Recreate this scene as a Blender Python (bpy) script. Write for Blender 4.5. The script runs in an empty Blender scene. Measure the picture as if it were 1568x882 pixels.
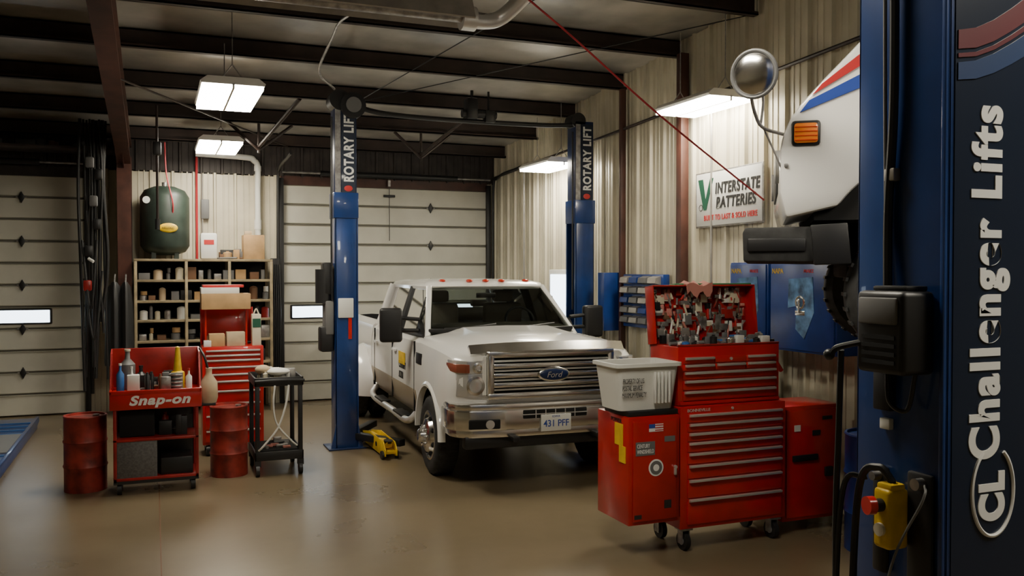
import bpy, bmesh, math, random
from mathutils import Vector, Matrix
random.seed(7)
R = math.radians
COL = bpy.context.scene.collection

# ---------------------------------------------------------------- materials
def MAT(name, col, rough=.5, metal=0.0, var=0.0, scale=6, bump=0.0, es=0.0, coat=0.0, rvar=0.0):
    m = bpy.data.materials.new(name); m.use_nodes = True
    nt = m.node_tree; N = nt.nodes; L = nt.links
    p = N['Principled BSDF']
    c = (col[0], col[1], col[2], 1)
    p.inputs['Base Color'].default_value = c
    p.inputs['Roughness'].default_value = rough
    p.inputs['Metallic'].default_value = metal
    p.inputs['Coat Weight'].default_value = coat
    if es:
        p.inputs['Emission Color'].default_value = c
        p.inputs['Emission Strength'].default_value = es
    if var or bump or rvar:
        tc = N.new('ShaderNodeTexCoord'); no = N.new('ShaderNodeTexNoise')
        no.inputs['Scale'].default_value = scale; no.inputs['Detail'].default_value = 5
        L.new(tc.outputs['Object'], no.inputs['Vector'])
        if var:
            mx = N.new('ShaderNodeMix'); mx.data_type = 'RGBA'
            mx.inputs[6].default_value = tuple(max(0, v*(1-var)) for v in col)+(1,)
            mx.inputs[7].default_value = tuple(min(1, v*(1+var)) for v in col)+(1,)
            mr = N.new('ShaderNodeMapRange')
            mr.inputs[1].default_value = .35; mr.inputs[2].default_value = .65
            L.new(no.outputs['Fac'], mr.inputs[0]); L.new(mr.outputs[0], mx.inputs[0])
            L.new(mx.outputs[2], p.inputs['Base Color'])
        if rvar:
            mr2 = N.new('ShaderNodeMapRange')
            mr2.inputs[1].default_value = .3; mr2.inputs[2].default_value = .7
            mr2.inputs[3].default_value = max(.02, rough-rvar); mr2.inputs[4].default_value = rough+rvar
            L.new(no.outputs['Fac'], mr2.inputs[0]); L.new(mr2.outputs[0], p.inputs['Roughness'])
        if bump:
            b = N.new('ShaderNodeBump'); b.inputs['Strength'].default_value = bump; b.inputs['Distance'].default_value = .02
            L.new(no.outputs['Fac'], b.inputs['Height']); L.new(b.outputs[0], p.inputs['Normal'])
    return m

def GLASS(name, tint, refl=.12):
    m = bpy.data.materials.new(name); m.use_nodes = True
    nt = m.node_tree; N = nt.nodes; L = nt.links
    N.remove(N['Principled BSDF'])
    t = N.new('ShaderNodeBsdfTransparent'); t.inputs[0].default_value = (*tint, 1)
    g = N.new('ShaderNodeBsdfGlossy'); g.inputs['Roughness'].default_value = .03
    f = N.new('ShaderNodeFresnel'); f.inputs[0].default_value = 1.5
    mx = N.new('ShaderNodeMixShader')
    L.new(f.outputs[0], mx.inputs[0]); L.new(t.outputs[0], mx.inputs[1]); L.new(g.outputs[0], mx.inputs[2])
    L.new(mx.outputs[0], N['Material Output'].inputs[0])
    return m

white_paint = MAT('white_paint', (.80, .79, .76), .22, coat=.5)
tan_paint = MAT('tan_paint', (.27, .22, .15), .35)
black_pl = MAT('black_plastic', (.012, .012, .013), .45)
black_well = MAT('black_well', (.006, .006, .006), .9)
rubber = MAT('tyre_rubber', (.020, .020, .020), .75, var=.3, scale=20)
chrome = MAT('chrome', (.80, .79, .77), .20, 1.0)
alu = MAT('brushed_alu', (.75, .74, .72), .38, .7)
steel = MAT('steel', (.36, .35, .34), .4, .8, var=.3, scale=15)
glass = GLASS('windshield_glass', (.52, .56, .54))
lens = MAT('headlamp_lens', (.70, .70, .70), .12, .6)
amber = MAT('amber_lens', (.75, .20, .02), .2, es=.15)
amber_dk = MAT('amber_corner_lens', (.34, .10, .06), .15, .3)
redlens = MAT('red_lens', (.5, .03, .01), .2, es=.1)
interior = MAT('truck_interior', (.10, .09, .07), .8)
seatm = MAT('seat_fabric', (.28, .24, .19), .9)
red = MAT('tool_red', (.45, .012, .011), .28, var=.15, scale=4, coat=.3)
red_d = MAT('red_dark_enamel', (.27, .012, .011), .35, var=.3, scale=5)  # a darker red enamel for cart frame, chest parts and small items
rust_red = MAT('drum_red', (.24, .024, .016), .5, var=.55, scale=6, bump=.1)
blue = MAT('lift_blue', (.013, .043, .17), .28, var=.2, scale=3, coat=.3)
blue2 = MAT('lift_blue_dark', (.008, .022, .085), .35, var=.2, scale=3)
navy = MAT('decal_navy', (.010, .018, .040), .3, coat=.3)
blue_cab = MAT('cabinet_blue', (.012, .045, .22), .3, var=.2, scale=4)
cab_pic = MAT('cabinet_print', (.10, .22, .42), .3, var=.6, scale=9)
white_txt = MAT('white_vinyl', (.80, .80, .78), .4)
red_txt = MAT('red_vinyl', (.50, .03, .03), .4)
blue_txt = MAT('blue_vinyl', (.03, .07, .35), .4)
dred_txt = MAT('dimmed_red_vinyl', (.11, .018, .028), .4)  # red stripe on the post, its dim lighting put into the colour
dblue_txt = MAT('dimmed_blue_vinyl', (.02, .045, .13), .4)  # blue stripe, likewise darkened in colour for the dim light there
black_txt = MAT('black_vinyl', (.02, .02, .02), .5)
green_txt = MAT('green_vinyl', (.01, .08, .045), .5)
yellow = MAT('safety_yellow', (.72, .47, .01), .4, var=.15, scale=9)
wood = MAT('shelf_wood', (.25, .20, .12), .7, var=.25, scale=8)
card = MAT('cardboard', (.42, .26, .12), .8, var=.12, scale=7)
card2 = MAT('cardboard_pale', (.48, .37, .24), .8, var=.12, scale=7)
off_white = MAT('off_white_plastic', (.70, .70, .66), .5)
green_tank = MAT('tank_green', (.026, .040, .032), .45, var=.3, scale=5)
brown = MAT('frame_red_oxide', (.070, .026, .018), .5, var=.3, scale=4)
purl = MAT('purlin_oxide', (.028, .016, .012), .5, var=.3, scale=4)
wallm = MAT('ribbed_steel_wall', (.59, .545, .415), .40, .10, var=.12, scale=1.8)
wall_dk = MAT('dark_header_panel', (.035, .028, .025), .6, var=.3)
doorm = MAT('overhead_door_paint', (.54, .53, .455), .45, var=.08, scale=2)
door_seam = MAT('door_seam', (.12, .11, .09), .6)
daylight = MAT('daylight_pane', (.75, .88, 1.0), .3, es=6)
tube_em = MAT('lamp_lens', (1.0, .92, .755), .4, es=52)
fixt = MAT('fixture_white', (.75, .74, .70), .4)
rag = MAT('rag_pink', (.55, .22, .18), .9)
cream = MAT('cream', (.62, .57, .43), .6)
bl_pl = MAT('blue_plastic', (.03, .13, .38), .4)
green_pl = MAT('green_plastic', (.03, .22, .07), .45)
brown_b = MAT('brown_box', (.15, .075, .038), .7)
grey_pl = MAT('grey_plastic', (.14, .14, .14), .5)
hose_red = MAT('hose_red', (.42, .02, .03), .5)
galv = MAT('galvanised', (.42, .40, .37), .35, .6, var=.15, scale=6)
meshpane = MAT('grey_perforated', (.12, .115, .115), .5, .3, var=.2, scale=60)
ceilm = MAT('ceiling_vinyl', (.34, .325, .29), .33, .12, var=.28, scale=1.6, bump=.3)

def floor_mat():
    m = bpy.data.materials.new('sealed_concrete'); m.use_nodes = True
    nt = m.node_tree; N = nt.nodes; L = nt.links; p = N['Principled BSDF']
    tc = N.new('ShaderNodeTexCoord')
    n1 = N.new('ShaderNodeTexNoise'); n1.inputs['Scale'].default_value = .45; n1.inputs['Detail'].default_value = 7; n1.inputs['Roughness'].default_value = .55
    n2 = N.new('ShaderNodeTexNoise'); n2.inputs['Scale'].default_value = 7; n2.inputs['Detail'].default_value = 5
    L.new(tc.outputs['Object'], n1.inputs[0]); L.new(tc.outputs['Object'], n2.inputs[0])
    r = N.new('ShaderNodeValToRGB')
    r.color_ramp.elements[0].position = .25; r.color_ramp.elements[0].color = (.122, .092, .053, 1)
    r.color_ramp.elements[1].position = .75; r.color_ramp.elements[1].color = (.215, .168, .104, 1)
    L.new(n1.outputs['Fac'], r.inputs[0])
    mx = N.new('ShaderNodeMix'); mx.data_type = 'RGBA'; mx.blend_type = 'MULTIPLY'; mx.inputs[0].default_value = .22
    r2 = N.new('ShaderNodeValToRGB')
    r2.color_ramp.elements[0].position = .25; r2.color_ramp.elements[0].color = (.6, .57, .55, 1)
    r2.color_ramp.elements[1].position = .7; r2.color_ramp.elements[1].color = (1, 1, 1, 1)
    L.new(n2.outputs['Fac'], r2.inputs[0])
    L.new(r.outputs[0], mx.inputs[6]); L.new(r2.outputs[0], mx.inputs[7]); L.new(mx.outputs[2], p.inputs['Base Color'])
    mr = N.new('ShaderNodeMapRange'); mr.inputs[1].default_value = .3; mr.inputs[2].default_value = .7
    mr.inputs[3].default_value = .25; mr.inputs[4].default_value = .34
    L.new(n1.outputs['Fac'], mr.inputs[0]); L.new(mr.outputs[0], p.inputs['Roughness'])
    b = N.new('ShaderNodeBump'); b.inputs['Strength'].default_value = .02; b.inputs['Distance'].default_value = .01
    L.new(n2.outputs['Fac'], b.inputs['Height']); L.new(b.outputs[0], p.inputs['Normal'])
    p.inputs['Specular IOR Level'].default_value = .55
    return m
floorm = floor_mat()

# ---------------------------------------------------------------- builder
def catmull(P, n=8):
    P = [Vector(p) for p in P]
    if len(P) < 3: return P
    Q = [P[0]*2-P[1]]+P+[P[-1]*2-P[-2]]
    out = []
    for i in range(1, len(Q)-2):
        for k in range(n):
            t = k/n; a, b, c, d = Q[i-1], Q[i], Q[i+1], Q[i+2]
            out.append(.5*((2*b)+(c-a)*t+(2*a-5*b+4*c-d)*t*t+(3*b-a-3*c+d)*t**3))
    out.append(P[-1]); return out

def frame(o, xa, ya):
    xa = Vector(xa).normalized(); ya = Vector(ya).normalized(); za = xa.cross(ya)
    m = Matrix.Identity(4)
    for i in range(3):
        m[i][0] = xa[i]; m[i][1] = ya[i]; m[i][2] = za[i]; m[i][3] = o[i]
    return m

class B:
    def __init__(s, name, parent=None):
        s.name = name; s.parent = parent; s.bm = bmesh.new(); s.mats = []
        s.X = None
    def mi(s, m):
        if m not in s.mats: s.mats.append(m)
        return s.mats.index(m)
    def add(s, t, mat, M4=None, recalc=True, smooth=True):
        i = s.mi(mat)
        if recalc: bmesh.ops.recalc_face_normals(t, faces=t.faces)
        for f in t.faces: f.material_index = i; f.smooth = smooth
        if M4 is not None: t.transform(M4)
        if s.X is not None: t.transform(s.X)
        me = bpy.data.meshes.new('t'); t.to_mesh(me); t.free(); s.bm.from_mesh(me); bpy.data.meshes.remove(me)
    def box(s, x0, x1, y0, y1, z0, z1, mat, bev=0.0, M4=None, seg=2):
        t = bmesh.new(); bmesh.ops.create_cube(t, size=1)
        for v in t.verts:
            v.co = Vector(((x0+x1)/2+v.co.x*(x1-x0), (y0+y1)/2+v.co.y*(y1-y0), (z0+z1)/2+v.co.z*(z1-z0)))
        if bev: bmesh.ops.bevel(t, geom=t.edges[:], offset=bev, segments=seg, affect='EDGES', profile=.5)
        s.add(t, mat, M4)
    def cyl(s, p0, p1, r, mat, r2=None, seg=20, M4=None):
        p0 = Vector(p0); p1 = Vector(p1); d = p1-p0
        t = bmesh.new()
        bmesh.ops.create_cone(t, cap_ends=True, segments=seg, radius1=r, radius2=r if r2 is None else r2, depth=d.length)
        t.transform(Matrix.Translation((p0+p1)/2) @ d.to_track_quat('Z', 'Y').to_matrix().to_4x4())
        s.add(t, mat, M4)
    def tube(s, pts, r, mat, seg=8, smooth=True, M4=None):
        P = catmull(pts) if smooth and len(pts) > 2 else [Vector(p) for p in pts]
        t = bmesh.new(); rings = []; up = None
        for i, p in enumerate(P):
            d = (P[min(i+1, len(P)-1)]-P[max(i-1, 0)]).normalized()
            if up is None:
                up = d.orthogonal().normalized()
            else:
                up = (up-d*up.dot(d))
                up = up.normalized() if up.length > 1e-5 else d.orthogonal().normalized()
            s2 = d.cross(up)
            rings.append([t.verts.new(p+r*(math.cos(a)*up+math.sin(a)*s2)) for a in [2*math.pi*k/seg for k in range(seg)]])
        for a, b in zip(rings[:-1], rings[1:]):
            for k in range(seg): t.faces.new((a[k], a[(k+1) % seg], b[(k+1) % seg], b[k]))
        t.faces.new(rings[0]); t.faces.new(rings[-1][::-1])
        s.add(t, mat, M4)
    def prism(s, poly, ax, a, b, mat, bev=0.0, M4=None):
        def P(u, v, w):
            return {'x': (w, u, v), 'y': (u, w, v), 'z': (u, v, w)}[ax]
        t = bmesh.new()
        A = [t.verts.new(P(u, v, a)) for u, v in poly]; Bv = [t.verts.new(P(u, v, b)) for u, v in poly]
        t.faces.new(A); t.faces.new(Bv[::-1]); n = len(poly)
        for i in range(n): t.faces.new((A[i], A[(i+1) % n], Bv[(i+1) % n], Bv[i]))
        bmesh.ops.recalc_face_normals(t, faces=t.faces)
        if bev: bmesh.ops.bevel(t, geom=t.edges[:], offset=bev, segments=2, affect='EDGES', profile=.5)
        s.add(t, mat, M4)
    def lathe(s, prof, c, mat, ax='z', seg=32, M4=None):
        t = bmesh.new(); rings = []
        for r, a in prof:
            ring = []
            for k in range(seg):
                th = 2*math.pi*k/seg; u = r*math.cos(th); v = r*math.sin(th)
                p = {'z': (u, v, a), 'x': (a, u, v), 'y': (u, a, v)}[ax]
                ring.append(t.verts.new(Vector(p)+Vector(c)))
            rings.append(ring)
        for a, b in zip(rings[:-1], rings[1:]):
            for k in range(seg): t.faces.new((a[k], a[(k+1) % seg], b[(k+1) % seg], b[k]))
        if prof[0][0] > 1e-4: t.faces.new(rings[0])
        if prof[-1][0] > 1e-4: t.faces.new(rings[-1][::-1])
        bmesh.ops.remove_doubles(t, verts=t.verts[:], dist=1e-5)
        s.add(t, mat, M4)
    def ell(s, c, rad, mat, M4=None, seg=20):
        t = bmesh.new(); bmesh.ops.create_uvsphere(t, u_segments=seg, v_segments=seg//2, radius=1)
        for v in t.verts: v.co = Vector((c[0]+v.co.x*rad[0], c[1]+v.co.y*rad[1], c[2]+v.co.z*rad[2]))
        s.add(t, mat, M4)
    def torus(s, c, Rr, r, mat, ax='z', seg=28, M4=None, sc=(1, 1, 1)):
        pts = []
        for k in range(seg):
            th = 2*math.pi*k/seg; u = Rr*math.cos(th); v = Rr*math.sin(th)
            pts.append({'z': (u*sc[0], v*sc[1], 0), 'x': (0, u*sc[0], v*sc[1]), 'y': (u*sc[0], 0, v*sc[1])}[ax])
        t = bmesh.new(); rings = []
        axis = {'z': Vector((0, 0, 1)), 'x': Vector((1, 0, 0)), 'y': Vector((0, 1, 0))}[ax]
        for p in pts:
            p = Vector(p); d = p.normalized()
            rings.append([t.verts.new(Vector(c)+p+r*(math.cos(a)*d+math.sin(a)*axis)) for a in [2*math.pi*j/8 for j in range(8)]])
        for i in range(seg):
            a = rings[i]; b = rings[(i+1) % seg]
            for k in range(8): t.faces.new((a[k], a[(k+1) % 8], b[(k+1) % 8], b[k]))
        s.add(t, mat, M4)
    def loft(s, secs, mat, caps=True, M4=None, closed=True):
        t = bmesh.new(); rings = [[t.verts.new(p) for p in sc] for sc in secs]; n = len(secs[0])
        for a, b in zip(rings[:-1], rings[1:]):
            for k in range(n if closed else n-1): t.faces.new((a[k], a[(k+1) % n], b[(k+1) % n], b[k]))
        if caps: t.faces.new(rings[0]); t.faces.new(rings[-1][::-1])
        s.add(t, mat, M4)
    def quad(s, pts, mat):
        t = bmesh.new(); t.faces.new([t.verts.new(p) for p in pts]); s.add(t, mat, recalc=False)
    def text(s, st, w, h, M4, mat, ext=.002, bold=0.0, shear=0.0, space=1.0):
        cu = bpy.data.curves.new('txt', 'FONT'); cu.body = st; cu.size = 1; cu.offset = bold; cu.shear = shear
        cu.extrude = .01; cu.space_character = space
        ob = bpy.data.objects.new('txt', cu); COL.objects.link(ob)
        bpy.context.view_layer.update()
        me = bpy.data.meshes.new_from_object(ob.evaluated_get(bpy.context.evaluated_depsgraph_get()))
        bpy.data.objects.remove(ob); bpy.data.curves.remove(cu)
        t = bmesh.new(); t.from_mesh(me); bpy.data.meshes.remove(me)
        xs = [v.co.x for v in t.verts]; ys = [v.co.y for v in t.verts]
        sx = w/(max(xs)-min(xs)); sy = h/(max(ys)-min(ys)); cx = (max(xs)+min(xs))/2; cy = (max(ys)+min(ys))/2
        for v in t.verts: v.co = Vector(((v.co.x-cx)*sx, (v.co.y-cy)*sy, v.co.z*ext/.01))
        s.add(t, mat, M4)
    def finish(s, loc=None, rz=0):
        me = bpy.data.meshes.new(s.name)
        if loc is None and s.parent is None and len(s.bm.verts):
            xs = [v.co.x for v in s.bm.verts]; ys = [v.co.y for v in s.bm.verts]; zs = [v.co.z for v in s.bm.verts]
            o = Vector(((min(xs)+max(xs))/2, (min(ys)+max(ys))/2, min(zs)))
            s.bm.transform(Matrix.Translation(-o))
        else: o = Vector(loc or (0, 0, 0))
        s.bm.to_mesh(me); s.bm.free()
        for m in s.mats: me.materials.append(m)
        me.set_sharp_from_angle(angle=R(38))
        ob = bpy.data.objects.new(s.name, me); COL.objects.link(ob)
        ob.location = o; ob.rotation_euler = (0, 0, rz)
        if s.parent: ob.parent = s.parent
        return ob

def fY(x, y, z): return frame((x, y, z), (1, 0, 0), (0, 0, 1))
def fX(x, y, z): return frame((x, y, z), (0, -1, 0), (0, 0, 1))
def fV(x, y, z): return frame((x, y, z), (0, 0, 1), (-1, 0, 0))

def clutter(b, x0, x1, y0, y1, z, n, hmin, hmax, mats, smin=.03, smax=.09):
    for i in range(n):
        x = random.uniform(x0, x1); y = random.uniform(y0, y1); h = random.uniform(hmin, hmax); w = random.uniform(smin, smax)
        m = random.choice(mats); k = random.random()
        if k < .5: b.box(x-w/2, x+w/2, y-w/3, y+w/3, z, z+h, m, .004)
        elif k < .85: b.lathe([(w*.42, z), (w*.42, z+h*.8), (w*.2, z+h*.9), (w*.2, z+h), (0, z+h)], (x, y, 0), m, seg=14)
        else: b.cyl((x-w, y, z+.015), (x+w, y+random.uniform(-w, w), z+.02), .014, m, seg=10)

# ---------------------------------------------------------------- room
WX = 5.52; BY = 14.5
def zp(y): return 4.60-.09*(y-7.25)
def zd(y): return zp(y)+.21

b = B('floor'); b.box(-7, 9, -5, BY+.1, -.12, 0, floorm); b.finish((0, 0, 0))

def ribbed(b, p0, p1, z0, z1, n, mat, per=.305):
    p0 = Vector(p0); p1 = Vector(p1); n = Vector(n); L = (p1-p0).length; d = (p1-p0)/L
    prof = []; s = 0
    while s < L:
        for ds, o in ((0, 0), (.075, 0), (.080, .008), (.094, .008), (.099, 0), (.155, 0), (.160, .008), (.174, .008), (.179, 0), (.235, 0), (.249, .034), (.276, .034), (.29, 0)):
            if s+ds <= L: prof.append((s+ds, o))
        s += per
    prof.append((L, 0)); t = bmesh.new(); prev = None
    for s_, o in prof:
        q = p0+d*s_+n*o; zt = z1(q.y) if callable(z1) else z1
        a = t.verts.new((q.x, q.y, z0)); c = t.verts.new((q.x, q.y, zt))
        if prev: t.faces.new((prev[0], a, c, prev[1]))
        prev = (a, c)
    b.add(t, mat, recalc=False, smooth=False)

DL = (-4.45, -.90); DC = (1.88, 5.38); DH = 3.475
b = B('wall_back')
ribbed(b, (-7, BY, 0), (DL[0], BY, 0), 0, zd(BY), (0, -1, 0), wallm)
ribbed(b, (DL[1], BY, 0), (DC[0], BY, 0), 0, 3.62, (0, -1, 0), wallm)
ribbed(b, (DC[1], BY, 0), (WX, BY, 0), 0, 3.62, (0, -1, 0), wallm)
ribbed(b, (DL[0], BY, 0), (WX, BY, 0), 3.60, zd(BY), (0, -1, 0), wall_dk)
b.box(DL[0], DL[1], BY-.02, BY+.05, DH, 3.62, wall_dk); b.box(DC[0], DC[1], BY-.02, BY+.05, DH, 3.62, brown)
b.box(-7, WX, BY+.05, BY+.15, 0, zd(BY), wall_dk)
b.finish((0, 0, 0))
b = B('wall_right')
ribbed(b, (WX, 5.6, 0), (WX, BY, 0), 0, zd, (-1, 0, 0), wallm)
ribbed(b, (9, 5.6, 0), (WX, 5.6, 0), 0, zd, (0, -1, 0), wallm)
ribbed(b, (9, -5, 0), (9, 5.6, 0), 0, zd, (-1, 0, 0), wallm)
b.box(WX+.06, WX+.1, 5.7, BY, 0, zd(BY), wall_dk)
b.finish((0, 0, 0))
b = B('wall_left'); ribbed(b, (-7, -5, 0), (-7, BY, 0), 0, zd, (1, 0, 0), wallm); b.finish((0, 0, 0))
b = B('wall_front'); ribbed(b, (-7, -5, 0), (9, -5, 0), 0, zd, (0, 1, 0), wallm); b.finish((0, 0, 0))

PY = [13.95, 12.6, 11.25, 9.85, 8.57, 7.25, 5.9, 4.5, 3.1, 1.7, .3, -1.2, -2.7, -4.2]
b = B('ceiling')
t = bmesh.new()
allp = [BY+.1]+PY+[-5.1]
rows = []
for a, c in zip(allp[:-1], allp[1:]):
    for k in range(8):
        f = k/8; y = a+(c-a)*f; rows.append((y, zd(y)-.035*math.sin(math.pi*f)))
rows.append((-5.1, zd(-5.1)))
prev = None
for y, z in rows:
    cur = [t.verts.new((x, y, z)) for x in (-7.05, -2, 2, 5.6, 9.05)]
    if prev:
        for k in range(4): t.faces.new((prev[k], prev[k+1], cur[k+1], cur[k]))
    prev = cur
b.add(t, ceilm, recalc=False)
b.finish((0, 0, 0))
b = B('ceiling_beams')
for y in PY:
    z = zp(y); xe = WX-.02 if y > 5.6 else 8.95
    b.box(-6.98, xe, y-.008, y+.008, z, z+.2, purl); b.box(-6.98, xe, y-.07, y+.008, z, z+.016, purl)
    b.box(-6.98, xe, y-.008, y+.07, z+.185, z+.2, purl)
    b.box(-6.98, xe, y-.07, y-.058, z, z+.035, purl)
b.finish((0, 0, 0))
b = B('trim_frame')
xr = -.38
b.prism([(14.4, 3.3), (14.4, zp(14.4)), (-4.9, zp(-4.9)), (-4.9, zp(-4.9)-.4), (12.9, zp(12.9)-.34)], 'x', xr-.008, xr+.008, brown)
b.prism([(14.4, zp(14.4)-.02), (14.4, zp(14.4)), (-4.9, zp(-4.9)), (-4.9, zp(-4.9)-.02)], 'x', xr-.09, xr+.09, brown)
b.prism([(13.6, 3.62), (13.6, 3.60), (12.9, zp(12.9)-.36), (-4.9, zp(-4.9)-.42), (-4.9, zp(-4.9)-.40), (12.9, zp(12.9)-.34)], 'x', xr-.09, xr+.09, brown)
b.prism([(14.42, 0), (14.42, 3.7), (13.6, 3.6), (14.12, 0)], 'x', xr-.008, xr+.008, brown)
b.prism([(13.58, 3.62), (13.6, 3.62), (14.14, 0), (14.10, 0)], 'x', xr-.09, xr+.09, brown)
b.box(xr-.09, xr+.09, 14.40, 14.43, 0, 3.8, brown)
b.finish((0, 0, 0))
b = B('trim_column')
b.box(WX-.14, WX-.04, 8.36, 8.46, 0, zp(8.4), brown, .005); b.box(WX-.11, WX-.04, 9.76, 9.82, 0, zp(9.8), brown, .005)
b.box(WX-.09, WX-.04, 12.55, 12.6, 0, zp(12.6), wallm, .004)
b.finish((0, 0, 0))
b = B('trim_conduit')
b.tube([(WX-.07, 14.3, 3.70), (WX-.07, 10, 3.86), (WX-.07, 5.7, 4.04)], .02, purl)
b.tube([(WX-.06, 13.0, .1), (WX-.06, 13.0, 3.72)], .016, galv, smooth=False)
b.tube([(WX-.06, 7.9, 1.9), (WX-.06, 7.9, 3.9)], .014, galv, smooth=False)
b.box(WX-.1, WX-.04, 7.85, 7.95, 1.75, 1.9, galv, .01)
b.finish()
b = B('trim_floor_joint'); b.box(.03, .040, 2, 14.4, 0, .0015, brown_b, 0, Matrix.Rotation(0, 4, 'Z')); b.finish((0, 0, 0))

def garage_door(nm, x0, x1, wins, dia):
    e = bpy.data.objects.new(nm, None); COL.objects.link(e); e.location = ((x0+x1)/2, BY-.04, 0)
    ox, oy = (x0+x1)/2, BY-.04
    b = B('door_panels', e)
    n = 11; h = DH/n
    for i in range(n):
        z0 = i*h+.008; z1 = (i+1)*h-.006
        b.prism([(.045, z0), (.0, z0+.018), (-.0, z1-.012), (-.018, z1-.006), (.045, z1)], 'x', x0-ox+.02, x1-ox-.02, doorm)
    b.box(x0-ox, x1-ox, .03, .05, .01, DH, door_seam)
    for wx in wins:
        b.box(wx-ox-.36, wx-ox+.36, -.03, .02, 1.33, 1.56, black_pl, .02, seg=4)
        b.box(wx-ox-.33, wx-ox+.33, -.036, -.02, 1.355, 1.535, daylight, .007)
    for dx in dia:
        for k in range(1, 6):
            z = k*2*h
            b.prism([(dx-ox, z-.085), (dx-ox+.045, z), (dx-ox, z+.085), (dx-ox-.045, z)], 'y', -.035, .0, black_pl, .003)
            b.cyl((dx-ox-.07, -.02, z), (dx-ox+.07, -.02, z), .012, steel, seg=8)
    b.finish((0, 0, 0))
    b = B('door_tracks', e)
    for sx in (x0, x1):
        k = 1 if sx == x0 else -1
        b.box(sx-ox-.035, sx-ox+.035, -.09, -.01, 0, DH+.1, black_pl, .006)
        b.tube([(sx-ox-.06*k, -.12, .3), (sx-ox-.06*k, -.12, 3.3), (sx-ox-.06*k, -.35, 3.68), (sx-ox-.06*k, -1.2, 3.75), (sx-ox-.06*k, -1.6, 3.77)], .022, black_pl)
    b.cyl((x0-ox, -.14, 3.66), (x1-ox, -.14, 3.66), .018, steel)
    b.cyl((x0-ox+.6, -.14, 3.66), (x1-ox-.6, -.14, 3.66), .045, black_pl)
    b.box(-.02, .02, -.06, 0, 3.5, 3.6, steel)
    b.tube([(-.0, -.05, 3.5), (.0, -.05, 2.6)], .006, black_pl, smooth=False)
    b.box(-.1, .1, -.06, -.03, 3.32, 3.36, black_pl, .01)
    b.finish((0, 0, 0))
garage_door('door_1', *DL, [-1.73, -3.6], [-1.75, -3.4])
garage_door('door_2', *DC, [2.38, 4.77], [4.35, 2.9])

# ---------------------------------------------------------------- lamps
def lamp(cx, cy, cz, wx=.62, wy=1.2, rz=0, drop=True):
    b = B('hanging_light_fixture')
    b.prism([(-wx/2, -.01), (-wx/2-.012, .012), (-wx/2+.05, .06), (wx/2-.05, .06), (wx/2+.012, .012), (wx/2, -.01)], 'y', -wy/2, wy/2, fixt)
    for sx in (-1, 1):
        c = sx*wx/4
        b.box(c-wx/4+.008, c+wx/4-.008, -wy/2+.006, wy/2-.006, -.045, -.011, tube_em, .003)
    b.box(-.010, .010, -wy/2, wy/2, -.048, 0, fixt)
    if drop:
        for k in (-1, 1):
            zt = zp(cy+k*wy*.4)+.1-cz
            b.tube([(-.1, k*wy*.4, .06), (0, k*wy*.4, .2)], .005, steel, smooth=False); b.tube([(.1, k*wy*.4, .06), (0, k*wy*.4, .2)], .005, steel, smooth=False)
            b.tube([(0, k*wy*.4, .2), (0, k*wy*.4, max(zt, .22))], .005, steel, smooth=False)
    b.finish((cx, cy, cz), rz)
lamp(.70, 9.25, 3.84, .56, 1.25); lamp(.85, 13.0, 3.84, .56, 1.2); lamp(5.12, 11.3, 3.57, .48, 1.0); lamp(5.20, 7.70, 3.80, .50, 1.0)
lamp(1.6, 3.6, 4.2); lamp(3.6, .8, 4.2)

b = B('ceiling_tube_heater')
b.X = Matrix.Translation((0, 0, -.05))
b.prism([(6.85, 4.22), (6.93, 4.38), (7.12, 4.38), (7.20, 4.22), (7.19, 4.21), (7.115, 4.365), (6.935, 4.365), (6.86, 4.21)], 'x', -2.2, 2.45, galv)
b.cyl((-2.2, 7.02, 4.26), (2.6, 7.02, 4.26), .05, steel)
b.tube([(2.4, 7.02, 4.25), (2.58, 7.02, 4.24), (2.75, 7.0, 4.30), (2.95, 6.8, 4.50), (3.2, 6.6, 4.62)], .065, alu, 14)
b.cyl((2.38, 7.02, 4.25), (2.5, 7.02, 4.25), .10, alu)
for x in (-1.5, .5, 2.2): b.tube([(x, 7.02, 4.35), (x, 7.2, 4.66)], .006, steel, smooth=False)
b.finish()

# ---------------------------------------------------------------- truck
truck = bpy.data.objects.new('pickup_truck', None); COL.objects.link(truck)
truck.location = (3.56, 7.77, 0); truck.rotation_euler = (0, 0, R(-3.0))

def bsec(y, w, zb, zs, zc):
    h = [(0, zb), (w-.10, zb), (w-.03, zb+.10), (w, zb+.30), (w-.002, zs-.24), (w-.03, zs-.07), (w-.10, zs-.01), (w*.66, zs+(zc-zs)*.35), (w*.50, zc-.01), (0, zc)]
    return [(x, y, z) for x, z in h]+[(-x, y, z) for x, z in h[-2:0:-1]]
def cutbody(name, secs, cuts):
    b = B(name, truck); b.loft(secs, white_paint); b.mi(black_well); ob = b.finish((0, 0, 0))
    ob.parent = None
    for c in cuts:
        cb = B('cut'); cb.mats = [white_paint, black_well]
        if c[0] == 'c': cb.cyl((c[1], c[3], c[4]), (c[2], c[3], c[4]), c[5], black_well, seg=48)
        else: cb.box(*c[1:], black_well)
        co = cb.finish((0, 0, 0))
        md = ob.modifiers.new('b', 'BOOLEAN'); md.object = co; md.operation = 'DIFFERENCE'; md.solver = 'EXACT'
        bpy.context.view_layer.update()
        me = bpy.data.meshes.new_from_object(ob.evaluated_get(bpy.context.evaluated_depsgraph_get()))
        ob.modifiers.clear(); ob.data = me; bpy.data.objects.remove(co)
    ob.data.set_sharp_from_angle(angle=R(32))
    ob.parent = truck
    return ob
FA, RA, WZ = .98, 4.94, .405
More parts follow.
